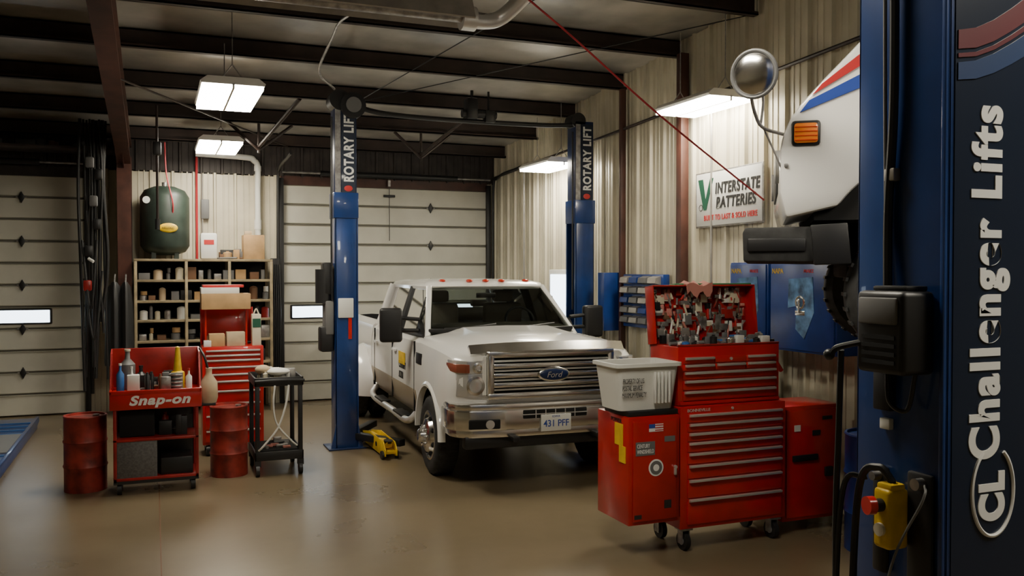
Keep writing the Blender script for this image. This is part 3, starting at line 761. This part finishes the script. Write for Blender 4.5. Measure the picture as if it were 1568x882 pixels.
for k in range(9):
    u = k/8; x = a0+.28+.24*u
    secs.append([(x, -.13, .38+.03*math.sin(k*1.7)), (x, -.14, .46+.015*math.sin(k)), (x, -.05, .485+.02*math.sin(k*2.1)), (x, .03, .475), (x, .03, .42+.03*math.cos(k)), (x, .018, .46), (x, -.05, .465), (x, -.125, .455)])
b.loft(secs, rag, M4=lx)
b.box(a0+.2, a1+.0, -.09, .0, .462, .474, green_pl, .003, lx)
b.box(3.17, 3.60, 5.60, 6.08, .25, 1.04, red, .008); b.box(3.20, 3.57, 5.585, 5.602, .28, 1.01, red, .005); b.box(3.18, 3.59, 6.078, 6.086, .26, 1.03, galv)  # last box: unseen grey back sheet added to keep red out of the grille
b.cyl((3.55, 5.585, .66), (3.55, 5.565, .66), .012, alu); b.box(3.54, 3.56, 5.57, 5.585, .60, .66, alu, .003)
b.box(4.62, 5.20, 5.70, 6.12, .10, 1.02, red, .008); b.box(4.65, 5.17, 5.685, 5.702, .13, .99, red, .005); b.box(4.63, 5.19, 6.118, 6.126, .11, 1.01, galv)  # last box: same added grey back, unseen, shapes the chrome reflection
b.box(4.70, 4.95, 5.668, 5.684, .58, .63, black_pl, .005); b.box(4.72, 4.78, 5.68, 5.683, .82, .87, off_white); b.box(4.9, 4.98, 5.68, 5.683, .78, .82, black_txt); b.box(5.0, 5.1, 5.68, 5.683, .9, .93, black_txt)
b.box(5.02, 5.10, 5.66, 5.685, .44, .52, black_pl, .01)
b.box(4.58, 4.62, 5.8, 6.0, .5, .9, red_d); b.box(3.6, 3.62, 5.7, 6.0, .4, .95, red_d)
yS = 5.584
b.lathe([(0, -.001), (.062, -.001), (.062, .002), (0, .002)], (3.39, yS, .665), white_txt, 'y'); b.lathe([(0, -.003), (.05, -.003), (.05, 0), (0, 0)], (3.39, yS, .665), grey_pl, 'y'); b.lathe([(0, -.004), (.025, -.004), (.025, 0), (0, 0)], (3.39, yS, .665), white_txt, 'y')
b.box(3.22, 3.38, yS-.002, yS, .76, .86, grey_pl); b.text('CENTURY\nWINDSHIELD', .14, .07, fY(3.30, yS-.003, .81), white_txt, .001)
b.box(3.33, 3.45, yS-.002, yS, .93, .985, white_txt); b.box(3.33, 3.38, yS-.003, yS, .955, .985, blue_txt)
for k in range(3): b.box(3.38, 3.45, yS-.003, yS, .935+.018*k, .943+.018*k, red_txt)
b.box(3.165, 3.17, 5.68, 5.80, .82, .98, yellow); b.box(3.163, 3.17, 5.64, 5.73, .70, .82, yellow)
b.text('POWER', .16, .03, frame((3.168, 5.78, 1.0), (0, -1, 0), (0, 0, 1)), black_txt, .001)
b.box(3.21, 3.27, yS-.002, yS, .30, .33, black_txt); b.box(3.46, 3.52, yS-.002, yS, .36, .42, black_txt); b.box(3.46, 3.55, yS-.002, yS, .85, .89, grey_pl)
b.box(3.18, 3.60, 5.62, 5.99, 1.04, 1.078, black_pl, .005)
b.finish()

b = B('white_plastic_bin')
c = (3.35, 5.80)
def ringr(hx, hy, z, cx=c[0], cy=c[1]):
    return [(p[0]+cx, p[1]+cy, z) for p in rrect(hx, -hy, hy, 0, .04, 3)]
b.loft([ringr(.225, .15, 1.082), ringr(.26, .185, 1.40), ringr(.28, .205, 1.40), ringr(.28, .205, 1.425), ringr(.25, .178, 1.425), ringr(.215, .14, 1.095)], off_white)
b.text('PROPERTY OF U.S.\nPOSTAL SERVICE\nMAXIMUM PENALTY', .20, .14, frame((3.23, 5.617, 1.25), (1, 0, 0), (0, -.10, 1)), black_txt, .001, .0)
for x in (3.40, 3.43, 3.46, 3.49, 3.52): b.box(x-.006, x+.006, 5.603, 5.63, 1.13, 1.36, off_white, .003)
b.finish()

b = B('wall_cabinet')
for (ya, yb) in ((6.55, 7.12), (5.68, 6.52)):
    b.box(5.14, WX-.035, ya, yb, 1.40, 2.18, blue_cab, .012); b.box(5.125, 5.142, ya+.02, yb-.02, 1.42, 2.16, blue_cab, .006)
    m = (ya+yb)/2
    b.prism([(m+.15, 2.03), (m-.15, 2.05), (m-.17, 1.75), (m-.05, 1.52), (m+.06, 1.60), (m+.05, 1.8), (m+.16, 1.78)], 'x', 5.12, 5.126, cab_pic)
    b.torus((5.12, m, 1.83), .05, .012, chrome, 'x'); b.box(5.115, 5.125, m-.06, m+.06, 1.72, 1.76, chrome, .003)
    b.text('NAPA', .15, .045, frame((5.124, yb-.12, 2.10), (0, -1, 0), (0, 0, 1)), yellow, .002, .01); b.text('MAKE', .12, .03, frame((5.124, m-.1, 2.10), (0, -1, 0), (0, 0, 1)), red_txt, .002, .01)
    b.box(5.10, 5.125, m-.01, m+.01, 1.74, 1.86, chrome, .004)
b.finish()
b = B('workbench')
b.box(4.78, 5.46, 6.35, 7.5, .86, .91, wood, .006)
for x in (4.82, 5.40):
    for y in (6.40, 7.45): b.box(x-.03, x+.03, y-.03, y+.03, 0, .86, grey_pl)
b.box(4.82, 5.42, 6.4, 7.45, .25, .28, wood)
clutter(b, 4.9, 5.3, 6.45, 7.4, .91, 40, .14, .46, [black_pl, black_pl, grey_pl, steel, brown_b, red_d], .08, .20)
b.lathe([(0, .0), (.15, 0), (.15, .02), (.08, .02), (.07, .06), (0, .06)], (5.0, 6.6, 1.22), steel); b.box(4.9, 5.1, 6.5, 6.7, .91, 1.22, black_pl, .02)
b.tube([(4.85, 6.42, 1.0), (4.95, 6.45, 1.3), (5.1, 6.5, 1.38), (5.25, 6.5, 1.2)], .02, red)
b.finish()
def drum(name, cx, cy, r, h, mat, top=None):
    b = B(name)
    p = [(0, .01), (r-.01, .01), (r, 0), (r, .02)]
    for f in (.33, .66):
        z = h*f; p += [(r, z-.02), (r+.009, z), (r, z+.02)]
    p += [(r, h-.02), (r+.005, h-.01), (r, h), (r-.015, h), (r-.018, h-.02), (0, h-.02)]
    b.lathe(p, (cx, cy, 0), mat, seg=36)
    b.cyl((cx+r*.5, cy, h-.02), (cx+r*.5, cy, h), .03, steel)
    return b
drum('steel_drum', 5.08, 5.12, .27, .88, blue_cab).finish()
b = drum('steel_drum', -.62, 9.42, .19, .72, rust_red); b.finish()
b = drum('steel_drum', .71, 9.56, .185, .72, rust_red); b.finish()

b = B('wall_sign')
ya, yb, za, zb = 8.18, 7.06, 2.58, 3.14
X = fX(WX-.06, (ya+yb)/2, (za+zb)/2) @ Matrix.Rotation(R(0.5), 4, 'Z')
b.box(-.56, .56, -.28, .28, -.02, .0, off_white, .005, X); b.box(-.575, .575, -.295, .295, -.022, -.004, steel, .004, X)
def bxt(s_, w, h, x, y, m, sh=0, bo=.02): b.text(s_, w, h, X @ Matrix.Translation((x, y, .002)), m, .003, bo, sh, 1.12)
bxt('INTERSTATE', .74, .12, .165, .105, black_txt, .12, .032); bxt('BATTERIES', .66, .12, .14, -.045, black_txt, .12, .032); bxt('BUILT TO LAST & SOLD HERE', .90, .058, .04, -.195, red_txt, 0, .015)
b.prism([(-.52, .22), (-.43, .22), (-.385, .0), (-.30, .22), (-.24, .22), (-.37, -.11), (-.42, -.11)], 'z', 0, .004, green_txt, M4=X)
b.torus((-.47, -.08, .001), .032, .004, black_txt, 'z', M4=X)
b.finish()

b = B('parts_bin_rack')
b.box(WX-.30, WX-.035, 9.85, 10.02, 1.35, 2.08, blue_cab, .008)
b.box(WX-.12, WX-.035, 8.75, 9.68, 1.42, 2.06, blue_cab, .008)
for i in range(4):
    for j in range(5):
        b.prism([(WX-.12, 1.46+j*.12), (WX-.20, 1.48+j*.12), (WX-.19, 1.54+j*.12), (WX-.12, 1.56+j*.12)], 'y', 8.80+i*.22, 8.98+i*.22, [galv, grey_pl, galv, grey_pl, blue_cab][(i+j*3) % 5])
b.finish()
b = B('window_1')
b.box(WX-.06, WX-.03, 11.35, 12.05, 1.35, 2.12, off_white, .01); b.box(WX-.07, WX-.05, 11.42, 11.98, 1.42, 2.05, daylight, .005)
b.finish()
b = B('red_air_hose')
b.tube([(2.0, 6.3, 4.62), (3.05, 6.48, 4.05), (4.1, 6.7, 3.45), (5.42, 6.98, 2.78)], .009, hose_red)
b.finish()

# ---------------------------------------------------------------- left group
b = B('rolling_tool_cart')
X0, X1, Y0, Y1 = -.36, .39, 9.0, 9.48
for x in (X0, X1-.03):
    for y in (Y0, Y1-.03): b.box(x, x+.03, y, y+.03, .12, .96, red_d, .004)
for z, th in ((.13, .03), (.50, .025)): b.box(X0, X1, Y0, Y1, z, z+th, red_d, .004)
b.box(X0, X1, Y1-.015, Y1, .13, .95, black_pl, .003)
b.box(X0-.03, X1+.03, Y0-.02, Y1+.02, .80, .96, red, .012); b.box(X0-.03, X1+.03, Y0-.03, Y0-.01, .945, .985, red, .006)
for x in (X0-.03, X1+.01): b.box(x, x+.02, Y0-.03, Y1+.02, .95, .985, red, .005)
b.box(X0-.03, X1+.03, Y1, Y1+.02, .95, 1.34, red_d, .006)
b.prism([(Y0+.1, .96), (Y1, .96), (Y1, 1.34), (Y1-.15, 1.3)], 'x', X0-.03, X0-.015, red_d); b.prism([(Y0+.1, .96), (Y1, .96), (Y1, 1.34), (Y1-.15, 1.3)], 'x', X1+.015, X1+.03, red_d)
b.text('Snap-on', .54, .12, fY(.05, Y0-.022, .875), white_txt, .002, .042, .25, 1.12)
b.box(X0+.03, X0+.38, Y0+.01, Y0+.02, .14, .52, meshpane, .003); b.box(X0+.41, X1-.05, Y0+.05, Y0+.4, .155, .32, black_pl, .01); b.box(X0+.05, X0+.36, Y0+.1, Y1-.04, .53, .78, black_well, .01)
clutter(b, .05, .32, 9.08, 9.38, .525, 8, .05, .2, [black_pl, grey_pl, black_pl, red_d], .05, .12)
for x in (X0+.05, X1-.05):
    for y in (Y0+.06, Y1-.06):
        b.cyl((x-.02, y, .055), (x+.02, y, .055), .055, black_pl); b.box(x-.03, x+.03, y-.03, y+.03, .1, .13, steel)
b.box(X0, X1, Y0, Y0+.02, .105, .135, black_pl)
def bottle(x, y, z, r, h, m, cap=None):
    b.lathe([(0, z), (r, z), (r, z+h*.65), (r*.35, z+h*.8), (r*.3, z+h)], (x, y, 0), m, seg=18)
    b.cyl((x, y, z+h), (x, y, z+h+.02), r*.4, cap or m, seg=12)
bottle(-.30, 9.15, .965, .035, .24, bl_pl, off_white); bottle(-.20, 9.12, .965, .03, .21, off_white); b.box(-.24, -.13, 9.06, 9.14, .965, 1.12, off_white, .01)
bottle(-.24, 9.32, .965, .07, .36, grey_pl, cream); bottle(-.12, 9.3, .965, .05, .2, black_pl)
b.lathe([(0, .965), (.065, .965), (.065, 1.10), (.06, 1.12), (.04, 1.13), (.02, 1.36), (0, 1.37)], (.21, 9.2, 0), yellow, seg=20)
for k in range(4): b.torus((.19, 9.10, 1.0+.035*k), .055, .010, steel)
b.lathe([(0, .965), (.055, .965), (.055, 1.12), (.0, 1.12)], (.20, 9.10, 0), grey_pl, seg=20); bottle(.31, 9.15, .965, .03, .17, off_white, red_txt)
clutter(b, -.1, .14, 9.05, 9.4, .965, 16, .06, .19, [black_pl, grey_pl, steel, black_pl, brown_b])
b.lathe([(0, .80), (.07, .80), (.085, .85), (.08, 1.0), (.03, 1.08), (.03, 1.14)], (.50, 9.25, 0), card2, seg=20)
b.tube([(.50, 9.25, 1.1), (.46, 9.27, 1.25), (.42, 9.36, 1.33)], .012, black_pl); b.box(.42, .56, 9.18, 9.32, .775, .80, black_pl, .005)
b.finish()

b = B('utility_cart')
X0, X1, Y0, Y1 = .94, 1.43, 9.30, 9.95
for z in (.16, .92):
    b.box(X0, X1, Y0, Y1, z, z+.02, black_pl, .01)
    for a in ((X0, X0+.02, Y0, Y1), (X1-.02, X1, Y0, Y1), (X0, X1, Y0, Y0+.02), (X0, X1, Y1-.02, Y1)): b.box(*a, z, z+.09, black_pl, .006)
b.box(X0+.05, X1-.05, Y0+.05, Y1-.05, .17, .26, black_well, .01)
for x in (X0+.03, X1-.03):
    for y in (Y0+.03, Y1-.03):
        b.box(x-.022, x+.022, y-.022, y+.022, .18, .93, black_pl, .006); b.cyl((x-.018, y, .06), (x+.018, y, .06), .06, black_pl); b.box(x-.03, x+.03, y-.03, y+.03, .1, .16, black_pl)
b.tube([(X0, Y0-.06, .98), (X0+.25, Y0-.09, .99), (X1, Y0-.06, .98)], .014, black_pl)
clutter(b, X0+.08, X1-.08, Y0+.08, Y1-.1, .94, 22, .06, .15, [black_pl, grey_pl, steel, off_white, cream, cream], .05, .12)
b.ell((1.2, 9.5, 1.05), (.12, .1, .04), off_white); b.ell((1.05, 9.55, 1.07), (.08, .08, .05), card2)
b.tube([(1.28, 9.28, .93), (1.24, 9.25, .72), (1.16, 9.24, .50), (1.02, 9.26, .32), (.98, 9.3, .27)], .010, off_white); b.tube([(1.14, 9.28, .93), (1.12, 9.25, .75), (1.15, 9.24, .55), (1.28, 9.25, .38), (1.36, 9.3, .30)], .009, off_white)
clutter(b, X0+.1, X1-.1, Y0+.1, Y1-.1, .26, 10, .02, .08, [rag, steel, rag, grey_pl])
b.finish()

b = B('drawer_tool_chest')
X0, X1, Y0, Y1 = .50, 1.17, 10.55, 11.0
b.box(X0, X1, Y0, Y1, .13, 1.24, red, .008)
z = 1.21
for h in (.055, .055, .08, .08, .08, .11, .14, .14, .17, .14):
    b.box(X0+.03, X1-.03, Y0-.012, Y0+.01, z-h+.004, z-.004, red, .003); b.box(X0+.04, X1-.04, Y0-.028, Y0-.01, z-.026, z-.006, alu, .003); z -= h
for x in (X0+.06, X1-.06):
    for y in (Y0+.06, Y1-.06): b.cyl((x-.02, y, .065), (x+.02, y, .065), .065, black_pl); b.box(x-.03, x+.03, y-.03, y+.03, .1, .14, steel)
lx = Matrix.Translation((0, Y1, 1.24)) @ Matrix.Rotation(R(-4), 4, 'X')
b.box(X0, X1-.08, 0, .015, 0, .43, red, .004, lx)
for q in ((X0, X0+.012), (X1-.092, X1-.08)): b.box(*q, -.10, .01, 0, .43, red, .003, lx)
b.box(X0+.08, X0+.25, Y0+.05, Y0+.25, 1.24, 1.38, card, .004); b.box(X0+.27, X0+.47, Y0+.04, Y0+.2, 1.24, 1.40, card2, .004); b.box(X0+.02, X0+.1, Y0+.03, Y0+.12, 1.24, 1.31, off_white, .004)
b.box(X1-.12, X1-.02, Y0+.05, Y0+.2, 1.24, 1.60, cream, .006); b.box(X1-.115, X1-.025, Y0+.045, Y0+.06, 1.45, 1.55, green_txt); b.tube([(X1-.1, Y0+.1, 1.6), (X1-.07, Y0+.1, 1.66), (X1-.04, Y0+.1, 1.6)], .008, cream)
b.box(X0, X1-.13, Y0+.1, Y1-.02, 1.66, 1.84, card, .005); b.box(X0+.0, X1-.25, Y0+.15, Y1-.04, 1.84, 1.91, off_white, .004)
b.box(X0+.02, X1-.2, Y0+.17, Y1, 1.91, 1.94, red_txt, .004)
b.box(X0+.04, X0+.06, Y0+.2, Y0+.22, 1.24, 1.66, red); b.box(X1-.18, X1-.16, Y0+.2, Y0+.22, 1.24, 1.66, red)
clutter(b, X0+.05, X1-.1, Y0+.22, Y1-.06, 1.24, 12, .04, .15, [card, card2, grey_pl, steel, black_pl])
b.finish()

b = B('shelving_unit')
X0, X1, Y0, Y1 = -.26, 1.66, 13.72, 14.38
for z in (.35, .72, 1.06, 1.36, 1.64, 1.94, 2.24): b.box(X0, X1, Y0, Y1, z, z+.035, wood, .003)
for x in (X0, .42, 1.02, X1-.04):
    b.box(x, x+.04, Y0-.02, Y0+.02, 0, 2.24, wood, .003); b.box(x, x+.04, Y1-.04, Y1, 0, 2.24, wood, .003)
b.box(X0, X1, Y1, Y1+.01, 0, 2.24, black_well)
for z in (.385, .755, 1.095, 1.395, 1.675, 1.975):
    x = X0+.06
    while x < X1-.12:
        w = random.uniform(.05, .16); h = random.uniform(.06, .21)
        m = random.choice([card, card2, grey_pl, red_d, black_pl, grey_pl, off_white, brown_b, steel, cream, grey_pl, brown_b, black_pl, steel])
        if random.random() < .45: b.box(x, x+w, Y0+.1, Y0+.3, z, z+h, m, .004)
        else:
            b.lathe([(0, z), (w*.45, z), (w*.45, z+h*.85), (w*.3, z+h*.95), (0, z+h)], (x+w/2, Y0+.16, 0), m, seg=14)
            if h < .12: b.lathe([(0, z+h), (w*.4, z+h), (w*.4, z+h*1.7), (0, z+h*1.7)], (x+w/2+.01, Y0+.17, 0), random.choice([off_white, grey_pl, card]), seg=14)
        x += w+random.uniform(.01, .07)
b.box(1.25, 1.55, Y0+.05, Y0+.4, 2.275, 2.64, card, .004); b.box(1.27, 1.37, Y0+.1, Y0+.2, 2.64, 2.7, card2, .004)
b.box(.64, .88, Y0+.08, Y0+.3, 2.275, 2.66, off_white, .03); b.box(.69, .83, Y0+.075, Y0+.085, 2.49, 2.56, red_txt)
clutter(b, .95, 1.22, Y0+.08, Y1-.2, 2.275, 12, .05, .16, [black_pl, grey_pl, brown_b, card], .08, .18)
b.finish()
b = B('air_compressor_tank')
cx, cy = .16, 14.02
b.lathe([(0, 2.33), (.15, 2.335), (.28, 2.38), (.34, 2.47), (.34, 3.18), (.28, 3.28), (.15, 3.335), (0, 3.34)], (cx, cy, 0), green_tank, seg=40)
for a in (45, 135, 225, 315): b.box(cx+.22*math.cos(R(a))-.03, cx+.22*math.cos(R(a))+.03, cy+.22*math.sin(R(a))-.02, cy+.22*math.sin(R(a))+.02, 2.276, 2.45, green_tank)
b.ell((cx+.04, cy-.335, 2.72), (.13, .02, .07), yellow); b.text('KELLOGG', .16, .03, fY(cx+.04, cy-.358, 2.72), black_txt, .002)
b.lathe([(0, -.03), (.05, -.03), (.05, 0), (0, 0)], (cx-.25, cy-.25, 3.12), off_white, 'y'); b.cyl((cx, cy, 3.3), (cx, cy, 3.4), .04, steel)
b.tube([(cx-.1, cy, 3.3), (cx-.1, cy-.1, 3.6), (cx-.05, cy-.2, 3.9)], .012, black_pl); b.tube([(cx+.1, cy-.3, 2.9), (cx+.1, cy-.36, 3.1), (cx+.02, cy-.3, 3.5), (cx, cy-.3, 3.95)], .010, hose_red)
b.finish()
b = B('vent_pipe')
b.tube([(1.52, 14.38, 2.35), (1.52, 14.38, 3.3), (1.52, 14.38, 3.72), (1.46, 14.36, 3.82), (1.34, 14.34, 3.86), (.6, 14.3, 3.88)], .045, off_white, 14)
b.cyl((1.52, 14.38, 2.75), (1.52, 14.38, 2.9), .055, off_white); b.cyl((1.52, 14.38, 3.66), (1.52, 14.38, 3.74), .055, off_white)
b.finish()
b = B('trim_pipe_run')
b.tube([(.62, 14.42, .2), (.62, 14.42, 3.9)], .018, hose_red, smooth=False); b.tube([(.7, 14.42, .2), (.7, 14.42, 3.6)], .012, galv, smooth=False)
b.box(.68, .80, 14.40, 14.45, 2.9, 3.2, grey_pl, .01); b.box(1.70, 1.84, 14.3, 14.42, 1.9, 2.3, black_pl, .02)
for k in range(5): b.tube([(1.71+.03*k, 14.3, 2.2), (1.72+.03*k, 14.26, 1.4), (1.71+.03*k, 14.3, .5)], .016, black_pl)
b.finish()

b = B('hanging_hoses')
for k in range(9):
    x = -.88+.038*k; y = 12.9+.03*(k % 3)
    z0 = random.uniform(.5, 1.5)
    b.tube([(x, y, zp(y)), (x+random.uniform(-.03, .03), y, 3.2), (x+random.uniform(-.05, .05), y, 2.2), (x+random.uniform(-.04, .04), y, z0)], random.choice([.014, .02, .024]), random.choice([black_pl, purl, black_pl, grey_pl]))
b.tube([(-.86, 12.8, 2.5), (-.76, 12.7, 1.6), (-.68, 12.7, 2.5)], .016, black_pl); b.tube([(-.84, 12.8, 2.0), (-.72, 12.7, 1.2), (-.62, 12.7, 2.1)], .014, black_pl)
for (x, z, m) in ((-.78, 2.35, black_pl), (-.72, 3.0, grey_pl), (-.80, 1.9, red_d), (-.68, 2.7, black_pl), (-.66, 3.35, black_pl), (-.76, 3.5, grey_pl)): b.box(x-.05, x+.05, 12.72, 12.82, z-.06, z+.08, m, .02)
b.tube([(-.78, 12.7, 2.26), (-.72, 12.66, 2.22)], .02, off_white, smooth=False)
b.finish()
b = B('hanging_coats')
for x, w in ((-.50, .11), (-.36, .09)):
    secs = []
    for z, s_ in ((1.95, .25), (1.88, .7), (1.6, 1.0), (1.2, 1.05), (.85, 1.15), (.8, 1.1)):
        secs.append([(x+w*s_*math.cos(a)*(1+.15*math.sin(3*a)), 13.3+.09*s_*math.sin(a)*(1+.2*math.cos(4*a)), z) for a in [2*math.pi*k/24 for k in range(24)]])
    b.loft(secs, black_pl)
    b.tube([(x, 13.3, 1.93), (x, 13.55, 2.05)], .01, steel, smooth=False)
b.finish()
b = B('air_drop_pipe')
b.tube([(.05, 12.0, zp(12)), (.05, 12.0, 2.75)], .016, purl, smooth=False); b.box(.0, .1, 11.95, 12.05, 3.55, 3.72, black_pl, .02); b.cyl((.05, 12, 2.75), (.05, 12, 2.62), .03, black_pl)
b.finish()
b = B('roof_bracing')
b.tube([(-.38, 10.0, 4.1), (-.38+2.3, 13.9, 4.0)], .012, purl, smooth=False)
for x in (1.7, 4.0):
    b.tube([(x, 11.25, zp(11.25)), (x-.35, 12.6, zp(12.6)-.32)], .025, purl, smooth=False); b.tube([(x-.35, 12.6, zp(12.6)), (x-.35, 12.6, zp(12.6)-.4)], .02, purl, smooth=False)
    b.tube([(x-.35, 12.6, zp(12.6)-.36), (x-.75, 12.6, zp(12.6))], .022, purl, smooth=False); b.tube([(x-.35, 12.6, zp(12.6)-.36), (x+.1, 12.6, zp(12.6))], .022, purl, smooth=False)
b.tube([(-2.5, 7.25, 4.6), (1.5, 7.3, 4.56), (1.65, 8.57, 4.45), (1.7, 9.85, 4.3), (1.95, 10.3, 4.2)], .014, steel)
b.tube([(3.6, 5.9, 4.72), (2.4, 11.25, 4.24)], .006, black_pl, smooth=False); b.tube([(5.4, 7.25, 4.6), (2.4, 11.25, 4.24)], .006, black_pl, smooth=False)
b.finish()
b = B('alignment_ramp')
b.prism([(9.3, 0), (9.3, .03), (9.7, .11), (13.5, .11), (13.5, .06), (13.3, .03), (13.3, 0)], 'x', -2.1, -1.45, blue, .008)
b.box(-2.1, -2.06, 9.9, 13.5, .11, .135, blue, .004); b.box(-1.49, -1.45, 9.9, 13.5, .11, .135, blue, .004)
for k in range(12): b.box(-2.05, -1.5, 10.0+k*.28, 10.03+k*.28, .11, .118, bl_pl)
b.box(-2.05, -1.5, 11, 12.2, .11, .122, grey_pl)
b.finish()
b = B('overhead_storage_rack')
b.box(-4.6, -.5, 13.6, 14.2, 3.78, 3.82, purl, .005)
clutter(b, -4.4, -.6, 13.7, 14.1, 3.82, 30, .06, .12, [black_pl, brown_b, grey_pl, black_pl], .1, .3)
b.finish()

# ---------------------------------------------------------------- world + camera
w = bpy.data.worlds.new('World'); bpy.context.scene.world = w; w.use_nodes = True
w.node_tree.nodes['Background'].inputs[0].default_value = (.6, .7, .9, 1); w.node_tree.nodes['Background'].inputs[1].default_value = .1
cam = bpy.data.cameras.new('camera'); co = bpy.data.objects.new('camera', cam); COL.objects.link(co)
cam.sensor_width = 36; cam.lens = 31.18; cam.clip_start = .05
co.location = (0, 0, 2.1); co.rotation_euler = (R(90-1.1), 0, R(-22))
bpy.context.scene.camera = co
